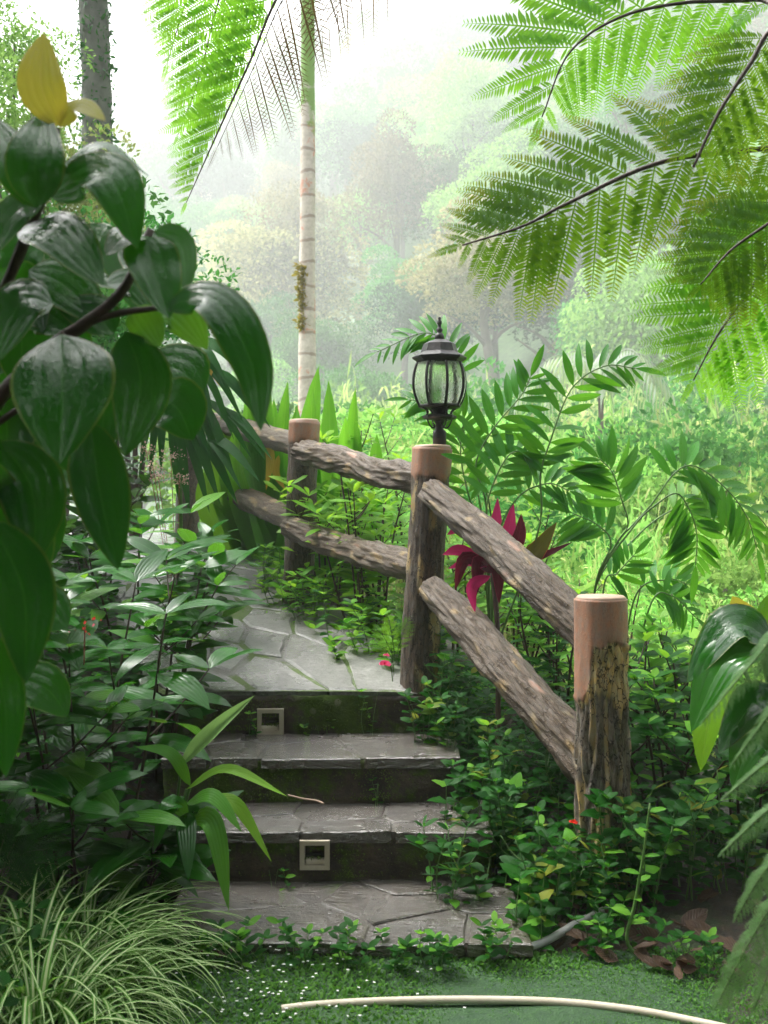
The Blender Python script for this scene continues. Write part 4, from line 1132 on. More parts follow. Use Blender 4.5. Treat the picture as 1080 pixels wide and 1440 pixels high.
BL_([(30, 320), (80, 325, -.03), (146, 402, -.06)], 92, nh=(.1, -1, .9), fold=.1)
BL_([(10, 330), (-20, 350), (-70, 420)], 90, nh=(-.1, -1, .9))
BL_([(205, 332, .02), (215, 375), (238, 448, -.03)], 98, nh=(.3, -1, .5), fold=.35, kind='ovate')
BL_([(218, 325, .03), (255, 345, .05), (262, 415, .05)], 50, nh=(.8, -1, .3))
BL_([(205, 335, .02), (180, 330), (148, 360, -.02)], 62, nh=(-.1, -.9, 1.))
BL_([(232, 432), (300, 420, -.02), (352, 505, -.04), (367, 607, -.06)], 82, nh=(.55, -1, .6), fold=.12, d=1.30)
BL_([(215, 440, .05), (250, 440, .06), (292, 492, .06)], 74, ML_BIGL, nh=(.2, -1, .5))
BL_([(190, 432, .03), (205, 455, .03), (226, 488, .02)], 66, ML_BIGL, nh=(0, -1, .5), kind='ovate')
BL_([(75, 428), (30, 425, -.02), (-12, 516, -.05)], 100, nh=(-.2, -1, .8))
BL_([(85, 470), (88, 540, -.05), (84, 652, -.09)], 142, nh=(.05, -1, .55), fold=.18, curl=.2, d=1.24)
BL_([(178, 466, .02), (198, 540, .0), (176, 642, -.02)], 88, nh=(.35, -1, .2), fold=.15)
BL_([(128, 592), (140, 690, -.02), (166, 802, -.05)], 84, nh=(.45, -1, .5), fold=.3)
BL_([(0, 620), (45, 690), (48, 798, -.02)], 96, nh=(.25, -1, .2))
BL_([(-15, 730), (32, 830, -.02), (36, 962, -.05)], 92, nh=(.15, -1, .4), d=1.22)
BL_([(-30, 870), (5, 980), (8, 1094, -.03)], 62, nh=(.2, -1, .3), d=1.2)
BL_([(-20, 560), (10, 600), (-5, 680)], 90, nh=(.1, -1, .3), d=1.4)
BL_([(20, 540, .1), (60, 570, .1), (30, 660, .1)], 90, nh=(.3, -1, .3))
BL_([(110, 470, .1), (60, 440, .12), (10, 450, .1)], 80, nh=(0, -1, .5))
BL_([(150, 400, .1), (190, 400, .12), (215, 440, .1)], 60, nh=(0, -1, .6))
BL_([(40, 380, .12), (90, 400, .12), (150, 460, .1)], 90, nh=(0, -1, .6))
BL_([(0, 380, .1), (30, 410, .12), (60, 470, .1)], 90, nh=(0, -1, .4))
BL_([(160, 470, .08), (130, 440, .1), (80, 430, .12)], 70, nh=(0, -1, .4))
BL_([(-30, 640, -.05), (-5, 720), (10, 800)], 80, nh=(.4, -1, .2))
rf_ = random.Random(44)
for i in range(34):
    x, y = rf_.uniform(-60, 215), rf_.uniform(330, 960) if i % 3 else rf_.uniform(330, 600)
    if y > 620: x = rf_.uniform(-80, 90)
    a = rf_.uniform(.2, 2.9); L = rf_.uniform(90, 150)
    dd = rf_.uniform(1.5, 1.85)
    BL_([(x, y), (x + L * .5 * math.cos(a), y + L * .3 * math.sin(a), -.02), (x + L * .8 * math.cos(a), y + L * math.sin(a), -.04)], rf_.uniform(60, 95), d=dd, nh=(rf_.uniform(-.4, .5), -1, rf_.uniform(.1, .8)), nl=10, nw=4)
def BS(pts, r):
    P = bez([PX(p[0], p[1], D0 + p[2]) for p in pts], 26); V, F = tube(P, list(np.linspace(r[0], r[1], 26)), 8, disp=lambda s, a, p: 1 + .15 * noise.noise(p * 60)); put('branch', mesh('branch', V, F, M_STEM), big)
BS([(-240, 1500, .05), (-120, 900, .1), (-40, 620, .06), (60, 500, .05), (120, 455, .04), (175, 405, .03), (212, 322, .03)], (.014, .005))
BS([(-60, 660, .06), (-20, 480, .05), (30, 350, .03), (62, 270, .01), (80, 180, .0)], (.010, .005))
BS([(120, 455, .04), (170, 440, .03), (232, 432, .0)], (.005, .0035))
BS([(30, 520, .05), (60, 490, .03), (88, 470, -.02)], (.005, .0035))
BS([(-120, 900, .1), (-60, 800, .05), (-20, 730, .0)], (.007, .004))
BS([(-40, 620, .06), (60, 560, .05), (128, 592, .0)], (.005, .003))
P = np.array([PX(74 + rng.gauss(0, 3), rng.uniform(222, 252), D0 - .02) for _ in range(7)])
for p in P:
    V, F = lathe([(.0005, -.004), (.0032, -.002), (.0036, .001), (.0005, .004)], 8, p); put('bud', mesh('bud', V, F, ML_PETAL), big)

# ================================================================== leafy shrubs along the left of the path
def gz(x, y): return Vector((x, y, ground(x, y)))
SH = [(-.90, 3.15, .98, 'tall glossy shrub beside the top step with leaves spilling over the path', 6, .34),
      (-.86, 3.85, .76, 'glossy shrub beside the flagstones just above the top step', 5, .30),
      (-1.0, 4.40, .66, 'glossy shrub overhanging the middle stretch of the path', 5, .30),
      (-1.05, 2.80, 1.05, 'tall dark shrub behind the variegated grass', 6, .32),
      (-1.62, 3.5, 1.15, 'dense dark shrub behind the step shrubs', 6, .40),
      (-1.40, 5.25, .50, 'low glossy shrub at the bend of the path', 4, .28),
      (-.78, 2.98, .55, 'low dark shrub hugging the second step', 4, .22),
      (-1.25, 2.2, 1.0, 'dark shrub under the big leaves of the foreground shrub', 5, .30),
      (-1.62, 5.9, .85, 'dark shrub under the split-leaf plant at the bend of the path', 6, .35),
      (-1.75, 5.0, 1.05, 'dark shrub between the foreground leaves and the split-leaf plant', 6, .38),
      (-2.15, 6.3, 1.05, 'tall dark shrub beyond the faded flower heads', 6, .4),
      (-1.85, 4.1, 1.05, 'dark shrub right behind the drooping foreground leaves', 6, .4),
      (-2.1, 4.6, 1.2, 'tall dark shrub deep in the left planting', 6, .5)]
for x, y, H, lb, n_, sp in SH:
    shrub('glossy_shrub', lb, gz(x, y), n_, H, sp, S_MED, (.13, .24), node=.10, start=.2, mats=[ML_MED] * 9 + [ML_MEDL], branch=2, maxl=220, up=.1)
# dry pinkish flower heads, red flower stalk
def flower_heads(label, base, heads, mat, cat='flower', name='flower_cluster'):
    t = thing(name, label, cat, base)
    for h in heads:
        V, F = tube(bez([Vector(base), Vector(base).lerp(h, .6) + Vector((0, 0, .02)), h], 10), .0018, 5); st = put('stalk', mesh('stalk', V, F, M_STEMR), t)
        P = np.array([h + Vector((rng.gauss(0, .028), rng.gauss(0, .028), rng.gauss(0, .016))) for _ in range(70 if mat is ML_TAN else 12)])
        v_, f_, u_ = scatter([leaf_geo(1, .6, 'ell', 2, 2)], P, nrg.normal(size=P.shape), nrg.normal(size=P.shape), nrg.uniform(.008, .016, len(P)))
        o = put('flower_head', mesh('flower_head', v_, f_, mat, u_), t); o['kind'] = 'stuff'
b_ = PX(250, 770, 5.0); b_.z = ground(b_.x, b_.y)
flower_heads('faded pinkish flower heads among the dark leaves at the bend of the path', b_, [PX(205, 632, 4.9), PX(240, 640, 4.9), PX(222, 668, 4.8), PX(252, 672, 4.9), PX(215, 655, 4.7)], ML_TAN)
b_ = PX(118, 935, 2.52)
flower_heads('thin red flower stalk among the shrubs left of the steps', b_, [PX(120, 880, 2.5)], leaf_mat('red_flower', (.4, .03, .05), (.5, .05, .07), .5, .3))

# ------------------------------------------------------------------ pale broad-leaved plant beside the steps
aro = thing('broad_leaf_plant', 'light green broad-leaved plant with one rolled upright leaf beside the steps', 'plant', PX(250, 1190, 3.0))
def AL(pts, w, mat, d, **k):
    return hero_leaf(aro, [PX(p[0], p[1], d + (p[2] if len(p) > 2 else 0)) for p in pts], w * .78 * d / FPX, mat, k.pop('kind', 'lance'), **k)
AL([(255, 1076), (300, 1030, -.02), (358, 978, .0)], 46, ML_PALE, 2.95, fold=1.2, nh=(.3, -1, .8), label='pale rolled upright leaf')
AL([(262, 1110), (320, 1082, -.05), (404, 1120, -.1)], 40, ML_LIME, 2.95, nh=(0, -.6, 1), fold=.3)
AL([(270, 1150), (300, 1160, -.08), (322, 1282, -.16)], 66, ML_BIGL, 2.92, nh=(.35, -1, .5), fold=.15, wave=.06)
AL([(278, 1125), (330, 1130, -.05), (382, 1212, -.1)], 44, ML_LIME, 2.97, nh=(.2, -.8, .9), fold=.2, wave=.05)
AL([(262, 1150), (240, 1130, -.08), (215, 1200, -.14)], 60, ML_MED, 2.9, nh=(-.2, -1, .7))
AL([(268, 1105), (240, 1060, -.04), (190, 1050, -.06)], 44, ML_BIGL, 2.95, nh=(-.1, -.8, 1))
AL([(262, 1130), (300, 1120, -.05), (340, 1170, -.1)], 52, ML_BIGL, 2.9, nh=(.2, -.8, .9))
AL([(258, 1140), (262, 1165, -.1), (265, 1240, -.2)], 60, ML_MED, 2.95, nh=(.1, -1, .6))
for a_, b_ in (((250, 1200), (255, 1076)), ((252, 1200), (262, 1110)), ((256, 1205), (270, 1150)), ((256, 1200), (278, 1125)), ((250, 1205), (262, 1150)), ((250, 1205), (268, 1105)), ((253, 1205), (262, 1130)), ((250, 1210), (258, 1140))):
    V, F = tube(bez([PX(a_[0], a_[1], 3.0), PX((a_[0] + b_[0]) / 2 - 4, (a_[1] + b_[1]) / 2, 2.98), PX(b_[0], b_[1], 2.95)], 8), .004, 6); put('stalk', mesh('stalk', V, F, M_STEMG), aro)

# ------------------------------------------------------------------ variegated striped grass clumps
SPL = ['variegated striped grass clump beside the lowest step', 'variegated striped grass clump under the broad-leaved plant', 'large variegated striped grass clump on the lawn corner', 'variegated striped grass clump beside the small dark fern', 'variegated striped grass clump next to the short pipe end', 'variegated striped grass clump filling the lawn corner', 'variegated striped grass clump behind the other striped clumps']
for (px, py, d, n_, ll), lb in zip([(120, 1330, 2.62, 130, (.26, .44)), (150, 1262, 2.85, 120, (.22, .38)), (40, 1330, 2.40, 140, (.28, .46)), (90, 1275, 2.70, 110, (.26, .42)), (130, 1420, 2.42, 120, (.22, .36)), (50, 1440, 2.20, 120, (.26, .42)), (-20, 1300, 2.55, 110, (.26, .44))], SPL):
    c = PX(px, py, d); c.z = ground(c.x, c.y) + .02
    t = thing('striped_grass_clump', lb, 'grass clump', c, 'variegated striped grass clumps')
    for i in range(n_):
        a = rng.uniform(0, 6.28); q = rng.uniform(0, .05)
        e = Vector((math.cos(a) + .12, math.sin(a) - .25, rng.uniform(.8, 3.0)))
        put('blade', rng.choice(S_BLADE), t, frame(c + Vector((math.cos(a) * q, math.sin(a) * q, -.02)), e, Vector((0, 0, 1)), rng.uniform(*ll) * 1.15, 0, rng.uniform(.8, 1.2)))

# ================================================================== ferns
def pinna_geo(n=26, plen=.15, w=.026, ang=1.05, seed=0, taper=True, gap=1.):
    r = random.Random(seed); Vs = []; Fs = []; UVs = []; o = 0
    g = leaf_geo(1, .022, 'blade', 6, 2, 0, .25)
    Vs.append(g[0]); Fs.append(g[1]); UVs.append(np.full_like(g[2], .5)); o += len(g[0])
    yy = g[0].reshape(7, 3, 3)[:, 1, 1]; zz = g[0].reshape(7, 3, 3)[:, 1, 2]
    for i in range(n):
        s = (i + .6) / n; y = float(np.interp(s, np.linspace(0, 1, 7), yy)); z = float(np.interp(s, np.linspace(0, 1, 7), zz))
        L = plen * (math.sin(math.pi * (.12 + .82 * s)) ** .6 if taper else 1) * (1 - .55 * s)*1.25
        for sg in (-1, 1):
            if r.random() < .03: continue
            h = leaf_geo(1, w / plen * 1.0, 'strap', 3, 1, 0, r.uniform(.2, .7))
            aa = ang + r.uniform(-.08, .08)
            d = Vector((sg * math.sin(aa), math.cos(aa), r.uniform(-.1, .12)))
            M = np.array(frame((0, y, z), d, (0, 0, 1), L * r.uniform(.9, 1.08)))
            v = h[0] @ M[:3, :3].T + M[:3, 3]
            uv = h[2].copy(); uv[:, 1] = s
            Vs.append(v); Fs.append(h[1] + o); UVs.append(uv); o += len(v)
    return np.concatenate(Vs), np.concatenate(Fs), np.concatenate(UVs)
PIN = [mesh('pinna', *(lambda g: (g[0], g[1], ML_FERN, g[2]))(pinna_geo(30, .17, .034, 1.08, k))) for k in range(4)]
PINB = [mesh('pinna', *(lambda g: (g[0], g[1], ML_FERNB, g[2]))(pinna_geo(20, .15, .010, .95, 10 + k))) for k in range(2)]
PINS = [mesh('pinna', *(lambda g: (g[0], g[1], ML_WEED, g[2]))(pinna_geo(12, .20, .055, 1.1, 20 + k))) for k in range(3)]

def frond(parent, pts, plen, nh, n, meshes, mat, rr=(.006, .002), s0=.1, ang=1.1, droop=.25, sides=(-1, 1), pw=.8, rmat=None, name='pinna', endf=.25, jit=.08, lmin=0.12, wx=1., rolls=.12, inner=1.):
    C = bez(pts, 40); nh = Vector(nh).normalized()
    V, F = tube(C, list(np.linspace(rr[0], rr[1], 40)), 7); fo = put('frond', mesh('frond', V, F, rmat or M_RACH), parent)
    for i in range(n):
        s = s0 + (1 - s0) * (i + .5) / n; f = s * 39; k = min(int(f), 38); p = C[k].lerp(C[k + 1], f - k)
        t = (C[min(k + 2, 39)] - C[max(k - 1, 0)]).normalized(); x = t.cross(nh).normalized(); z = x.cross(t)
        q = (s - s0) / (1 - s0)
        L = plen * max(lmin, (math.sin(math.pi * (.22 + .76 * q)) ** pw))
        for sg in sides:
            aa = ang * (1 - .35 * q) + rng.uniform(-jit, jit)
            d = x * sg * math.sin(aa) + t * math.cos(aa) - z * droop * rng.uniform(.6, 1.3)
            put(name, rng.choice(meshes), fo, frame(p, d, z + rv(rolls), L * rng.uniform(.92, 1.06) * (inner if sg < 0 else 1.), 0, wx), mat)
    # terminal piece
    t = (C[-1] - C[-3]).normalized(); put(name, rng.choice(meshes), fo, frame(C[-1], t, nh, plen * endf), mat)
    return fo
def FP(pts, d): return [PX(p[0], p[1], d + (p[2] if len(p) > 2 else 0)) for p in pts]

tf = thing('tree_fern', 'olive tree fern with a dark stalked frond arching in from the right above the fence', 'tree fern', (1.42, 2.55, ground(1.42, 2.55)))
crown1 = Vector((1.42, 2.55, 2.15))
V, F = tube(bez([Vector((1.42, 2.55, ground(1.42, 2.55) - .1)), Vector((1.40, 2.56, 1.1)), crown1], 24), list(np.linspace(.085, .065, 24)), 14, disp=lambda s, a, p: 1 + .25 * noise.noise(p * 25)); put('trunk', mesh('trunk', V, F, M_RACH), tf)
UPC = (.0, -1, -.25)
frond(tf, [crown1] + FP([(1180, 190), (1080, 208), (930, 228), (800, 285), (735, 318), (650, 345)], 2.35), .27, (.05, -1, .25), 15, PIN, ML_FERND, (.0085, .002), .30, 1.15, .15, pw=.7, endf=.30)
frond(tf, [crown1] + FP([(1150, 300), (1105, 330), (1060, 400), (1010, 470), (975, 535)], 2.45), .26, (.1, -1, .35), 14, PIN, ML_FERN, (.007, .0015), .25, 1.15, .15, pw=.7)
frond(tf, [crown1] + FP([(1180, 230), (1100, 300), (1030, 350), (985, 400)], 2.2), .20, (.1, -1, .35), 10, PIN, ML_FERND, (.006, .0015), .35, 1.1, .15)
frond(tf, [crown1] + FP([(1160, 60), (1090, 40), (1055, 90), (1010, 160), (975, 235)], 2.3), .19, (.1, -1, .3), 10, PIN, ML_FERND, (.008, .003), .45, 1.1, .15)
for a, e in ((.3, .3), (-.6, .1), (.9, .3)):
    ev = Vector((math.cos(a), math.sin(a) * .6, 0)); frond(tf, [crown1, crown1 + ev * .5 + Vector((0, 0, .3)), crown1 + ev * 1.0 + Vector((0, 0, .3)), crown1 + ev * 1.5 + Vector((0, 0, -.05))], .30, (0, 0, 1), 13, PIN, ML_FERN, (.009, .002), .2)
SL = 1
tf2 = thing('tree_fern', 'bright green tree fern whose broad frond hangs high above the lantern', 'tree fern', (2.15, 4.3, ground(2.15, 4.3)))
crown2 = Vector((1.95, 4.1, 3.9))
V, F = tube(bez([Vector((2.15, 4.3, ground(2.15, 4.3) - .1)), Vector((2.1, 4.2, 2.0)), crown2], 24), list(np.linspace(.10, .075, 24)), 14, disp=lambda s, a, p: 1 + .25 * noise.noise(p * 25)); put('trunk', mesh('trunk', V, F, M_RACH), tf2)
frond(tf2, [crown2] + FP([(1130, -20), (1060, -1), (960, 4), (870, 25), (800, 75), (762, 165)], 3.2), .46, (-.05, -1, .1), 14, PIN, ML_FERN, (.009, .002), .25, 1.2, .12, pw=.6, inner=.62)
frond(tf2, [crown2] + FP([(1000, -260), (760, -270), (520, -170), (405, -30), (350, 90), (300, 200), (262, 285)], 3.3), .30, (.2, -1, .0), 24, PIN, ML_FERN, (.009, .0012), .34, 1.05, .25, sides=(SL,), pw=.9, endf=.15)
frond(tf2, [crown2] + FP([(1000, -330), (640, -330), (380, -220), (300, -110), (262, 0), (235, 90)], 3.8), .30, (.2, -1, .0), 18, PIN, ML_FERN, (.010, .0015), .40, 1.05, .25, sides=(SL,), pw=.9)
frond(tf2, [crown2] + FP([(1000, -255), (760, -262), (525, -160), (410, -22), (356, 96), (306, 206)], 3.34), .34, (.2, -1, .0), 22, PINB, ML_FERNB, (.005, .001), .40, 1.0, .25, sides=(-SL,), pw=.8)
frond(tf2, [crown2] + FP([(1050, -300), (900, -320), (700, -200), (560, -100), (480, 0), (440, 60)], 3.9), .30, (.2, -1, .0), 14, PINB, ML_FERNB, (.005, .001), .42, 1.0, .25, pw=.8)
frond(tf2, [crown2] + FP([(1000, -300), (700, -300), (450, -220), (345, -110), (305, 10), (280, 110), (250, 190)], 3.55), .26, (.2, -1, .0), 20, PIN, ML_FERN, (.008, .0012), .40, 1.05, .25, pw=.9, endf=.15)
for a in (.2, .8, -.9):
    ev = Vector((math.cos(a), math.sin(a) * .7, 0)); frond(tf2, [crown2, crown2 + ev * .5 + Vector((0, 0, .35)), crown2 + ev * 1.1 + Vector((0, 0, .4)), crown2 + ev * 1.7], .36, (0, 0, 1), 13, PIN, ML_FERN, (.010, .002), .2)
# pale fern close to the lens at the right edge
pf = thing('pale_feathery_fern', 'pale feathery fern leaning in beside the broad leaves right of the near fence post', 'fern', (.80, 1.5, ground(.80, 1.5)))
r0 = Vector((.80, 1.5, ground(.80, 1.5)))
PFM = [mesh('pinna', *(lambda g: (g[0], g[1], ML_FERNP, g[2]))(pinna_geo(9, .24, .06, .7, 30 + k))) for k in range(3)]
for pts, pl in (([(1220, 880), (1120, 870), (1060, 930), (988, 1016)], .040), ([(1220, 960), (1130, 940), (1085, 1000), (1030, 1075)], .035), ([(1230, 1060), (1130, 1040), (1075, 1075), (1018, 1122)], .034), ([(1230, 1120), (1140, 1110), (1080, 1140), (1015, 1200)], .036),
                ([(1230, 1200), (1140, 1180), (1080, 1220), (1035, 1290)], .040), ([(1240, 1260), (1150, 1230), (1090, 1270), (1040, 1350), (1005, 1420)], .05), ([(1240, 1330), (1150, 1290), (1100, 1330), (1060, 1420)], .05), ([(1220, 900), (1140, 870), (1095, 900), (1060, 960)], .035)):
    frond(pf, [r0, r0.lerp(PX(*pts[0], 1.5), .6) + Vector((.05, 0, 0))] + FP(pts, 1.5), pl * 1.0, (-.1, -.5, 1), 30, PFM, ML_FERNP, (.0022, .0008), .45, .8, .4, pw=.5, rmat=M_STEMG)
# small dark fern at the left edge
sf = thing('small_dark_fern', 'small dark fern tucked behind the variegated striped grass', 'fern', PX(-10, 1260, 2.75))
for tip in ((70, 1148), (40, 1130), (72, 1192), (20, 1120), (90, 1215), (-20, 1120)):
    c = PX(-10, 1260, 2.75); frond(sf, [c, PX((-10 + tip[0]) / 2 - 8, (1260 + tip[1]) / 2 - 20, 2.73), PX(tip[0], tip[1], 2.68)], .10, (.1, -.6, 1), 9, PINS, ML_WEED, (.002, .001), .25, 1.1, .1, rmat=M_STEMG)
wf = thing('young_fern', 'young lime fern at the foot of the middle fence post beside the path', 'fern', PX(560, 935, 4.0))
for tip in ((525, 880), (545, 865), (520, 905), (575, 870)):
    c = PX(556, 930, 4.0); frond(wf, [c, PX((556 + tip[0]) / 2, (930 + tip[1]) / 2 - 8, 3.98), PX(tip[0], tip[1], 3.96)], .05, (.1, -.8, 1), 8, PINS, ML_WEEDL, (.0015, .001), .2, 1.1, .1, rmat=M_STEMG)

# ================================================================== cycads
def cyc(parent, pts, d, ll, n, nh=(0, -1, .3), s0=.3, droop=.15, **k):
    return frond(parent, FP(pts, d), ll * d / FPX, nh, max(7, int(n * .72)), S_CYC, k.pop('mat', ML_CYC), (.0042, .002), s0, k.pop('ang', 1.15), droop, pw=.45, rmat=M_STEMG, name='leaflet', endf=.8, jit=.14, lmin=.45, wx=1.0, rolls=.55)
b1 = PX(690, 900, 3.95); b1.z = ground(b1.x, b1.y)
c1 = thing('cycad', 'cycad with glossy feather leaves fanning out behind the lantern and the middle post', 'cycad', b1)
def up(a): return [(690, 905, .05), a]
cyc(c1, up((684, 716)) + [(669, 655), (694, 603), (733, 556), (746, 530)], 3.9, 66, 17, s0=.38)
cyc(c1, [(700, 905, .05), (757, 747), (760, 669), (772, 626), (803, 548), (850, 515), (893, 518)], 3.85, 62, 22, s0=.36, nh=(.3, -1, .4))
cyc(c1, up((690, 720)) + [(656, 630), (650, 560), (640, 500), (600, 468), (530, 495)], 4.2, 50, 20, s0=.58, nh=(-.2, -1, .7))
cyc(c1, up((680, 740)) + [(655, 640), (612, 570), (575, 562)], 4.25, 46, 12, s0=.55, nh=(-.2, -1, .6))
cyc(c1, up((684, 740)) + [(690, 690), (718, 638), (752, 640)], 3.85, 62, 14, s0=.45, nh=(.1, -1, .6))
cyc(c1, up((676, 740)) + [(660, 700), (648, 640), (652, 590)], 4.1, 60, 14, s0=.45, nh=(.1, -1, .3))
cyc(c1, up((700, 760)) + [(728, 700), (770, 680), (800, 690)], 3.9, 56, 12, s0=.5, nh=(.1, -1, .6))
b2 = PX(836, 950, 3.95); b2.z = ground(b2.x, b2.y)
c2 = thing('cycad', 'cycad with arching drooping feather leaves rising behind the near fence post', 'cycad', b2)
def up2(*a): return [(832, 1000, .1), (836, 832)] + list(a)
cyc(c2, up2((866, 766), (883, 738), (874, 702), (861, 664), (843, 645)), 3.9, 74, 13, s0=.62, nh=(.1, -1, .3))
cyc(c2, up2((859, 766), (840, 738), (806, 722)), 3.9, 66, 11, s0=.60, nh=(-.1, -1, .5))
cyc(c2, up2((866, 766), (890, 738), (917, 708), (950, 664), (979, 656), (1021, 687), (1050, 726), (1064, 770)), 3.95, 72, 24, s0=.52, nh=(.3, -1, .7))
cyc(c2, up2((890, 742), (925, 708), (952, 694), (970, 718), (980, 752), (978, 795)), 3.9, 70, 17, s0=.60, nh=(.2, -1, .5))
cyc(c2, [(842, 980, .1), (849, 827), (868, 806), (892, 780)], 4.1, 50, 10, s0=.45, nh=(.1, -1, .5))
cyc(c2, [(870, 980, .1), (893, 840), (938, 815), (968, 822)], 4.1, 52, 11, s0=.4, nh=(.1, -1, .6))
cyc(c2, [(880, 990, .1), (915, 850), (945, 838), (978, 868)], 4.0, 52, 11, s0=.4, nh=(.2, -1, .6))
cyc(c2, up2((890, 760), (940, 720), (1000, 700), (1060, 720), (1110, 790)), 4.3, 66, 17, s0=.5, nh=(.2, -1, .7), mat=ML_MEDL)

# ================================================================== cordyline
b3 = PX(700, 930, 3.75); b3.z = ground(b3.x, b3.y)
cd = thing('cordyline', 'cordyline with magenta and maroon leaves glowing behind the upper rail', 'plant', b3)
V, F = tube(bez([b3 - Vector((0, 0, .05)), PX(700, 900, 3.8), PX(692, 800, 3.85)], 12), .010, 8); put('stem', mesh('stem', V, F, M_STEM), cd)
for pts, w, mt, dd in (([(692, 800), (712, 760), (722, 706)], 30, ML_CORD, 3.9), ([(690, 800), (696, 750), (700, 700)], 26, ML_CORD, 3.95), ([(700, 800), (728, 760), (733, 722)], 26, ML_CORDD, 3.88), ([(700, 805), (745, 785), (783, 734)], 38, ML_CORDO, 3.85),
                       ([(705, 805), (755, 785), (806, 762)], 14, ML_CORDD, 3.85), ([(690, 800), (655, 745), (628, 752)], 24, ML_CORD, 3.85), ([(688, 805), (650, 775), (622, 780)], 24, ML_CORD, 3.82), ([(690, 805), (655, 785), (640, 830)], 26, ML_CORDD, 3.78),
                       ([(692, 806), (675, 790), (668, 842)], 30, ML_CORDD, 3.76), ([(694, 806), (700, 795), (702, 850)], 28, ML_CORDD, 3.78), ([(690, 810), (664, 825), (668, 862)], 22, ML_CORD, 3.74), ([(690, 800), (660, 790), (630, 800)], 18, ML_CORD, 3.86), ([(690, 795), (660, 735), (640, 715)], 24, ML_CORD, 3.95), ([(696, 810), (730, 812), (750, 850)], 22, ML_CORDD, 3.8)):
    hero_leaf(cd, FP(pts, dd), 1.3 * w * dd / FPX, mt, 'lance', nh=(.1, -1, .4), fold=.3, nl=10, nw=4)

# ================================================================== strap-leaved plants behind the far post
def strap_plant(label, base, leaves, d, mat=ML_STRAP, w=24):
    t = thing('strap_leaf_plant', label, 'plant', base)
    for (x0, y0, x1, y1, bend) in leaves:
        mx_, my_ = (x0 + x1) / 2 + bend, (y0 + y1) / 2 - abs(bend) * .4
        hero_leaf(t, [PX(x0, y0, d), PX(mx_, my_, d - .06), PX(x1, y1, d - rng.uniform(.0, .35))], w * d / FPX * rng.uniform(.85, 1.15), mat, 'strap', nh=(rng.uniform(-.5, .5), -1, .4), fold=.4, nl=10, nw=4)
    return t
b_ = PX(470, 860, 5.6); b_.z = ground(b_.x, b_.y)
strap_plant('upright strap-leaved plant between the far post and the middle post', b_, [(470, 840, 462, 535, 0), (472, 840, 500, 545, 6), (474, 840, 486, 585, -4), (470, 840, 440, 620, -14), (476, 840, 530, 610, 18), (476, 840, 505, 600, 8), (478, 840, 490, 640, 6), (468, 840, 452, 600, -6), (474, 840, 540, 680, 24), (472, 840, 430, 690, -20)], 5.6, w=36)
b_ = PX(395, 830, 6.0); b_.z = ground(b_.x, b_.y)
strap_plant('fan of strap leaves behind the far fence post', b_, [(395, 820, 405, 535, -6), (392, 820, 372, 495, -6), (396, 820, 448, 515, 0), (398, 820, 440, 545, 12), (390, 820, 350, 540, -14), (396, 820, 385, 560, 0), (394, 820, 330, 600, -20), (398, 820, 455, 590, 16), (392, 820, 362, 470, -8), (396, 820, 418, 570, 6)], 6.0, w=36)
b_ = PX(340, 800, 6.3); b_.z = ground(b_.x, b_.y)
tsp = strap_plant('strap-leaved plant with a yellow hanging leaf beside the end rails', b_, [(345, 790, 300, 600, -16), (345, 790, 330, 590, -4), (348, 790, 372, 600, 10), (350, 790, 400, 640, 16), (344, 790, 290, 660, -20), (348, 790, 360, 560, 6), (346, 790, 315, 570, -8), (352, 790, 395, 690, 18)], 6.1, mat=ML_MEDL, w=34)
hero_leaf(tsp, FP([(366, 615), (380, 640), (374, 690)], 5.6), 22 * 5.6 / FPX, ML_YLF, 'lance', nh=(.2, -1, .2), label='yellow hanging leaf')
hero_leaf(tsp, FP([(392, 640), (388, 665), (402, 690)], 5.7), 18 * 5.6 / FPX, ML_YLF, 'lance', nh=(.2, -1, .2))
# dark split-leaf plant
b_ = PX(255, 790, 5.3); b_.z = ground(b_.x, b_.y)
dk = thing('split_leaf_plant', 'dark plant with long narrow drooping leaf fingers above the bend of the path', 'plant', b_)
for sx0, sy0, tx, ty in ((255, 500, 330, 550), (250, 540, 335, 600), (240, 480, 290, 490), (240, 580, 310, 640), (230, 520, 250, 590), (225, 490, 200, 540)):
    V, F = tube(bez([b_, PX(252, 650, 5.25), PX(sx0, sy0, 5.1)], 12), .008, 6); st = put('stalk', mesh('stalk', V, F, M_STEMG), dk)
    for k in range(7):
        u = k / 6.
        p0 = PX(sx0 + (tx - sx0) * u * .6, sy0 + (ty - sy0) * u * .6 - 6, 5.1 - .05 * u); a = -1.1 + 2.2 * u
        e = PX(tx + 60 * math.sin(a * .9) + rng.uniform(-8, 8), ty + 40 + 50 * (1 - u) + rng.uniform(-15, 15), 5.0 - .15 * u)
        hero_leaf(st, [p0, p0.lerp(e, .5) + Vector((0, -.03, .05)), e], rng.uniform(.06, .09), ML_DARK, 'lance', nh=(rng.uniform(-.6, .6), -1, rng.uniform(.1, .8)), fold=.2, nl=8, nw=2)
hero_leaf(dk, FP([(292, 518), (308, 535), (322, 556)], 5.0), 16 * 5 / FPX, ML_YLF, 'lance', nh=(.3, -1, .3), label='yellow withered leaf')

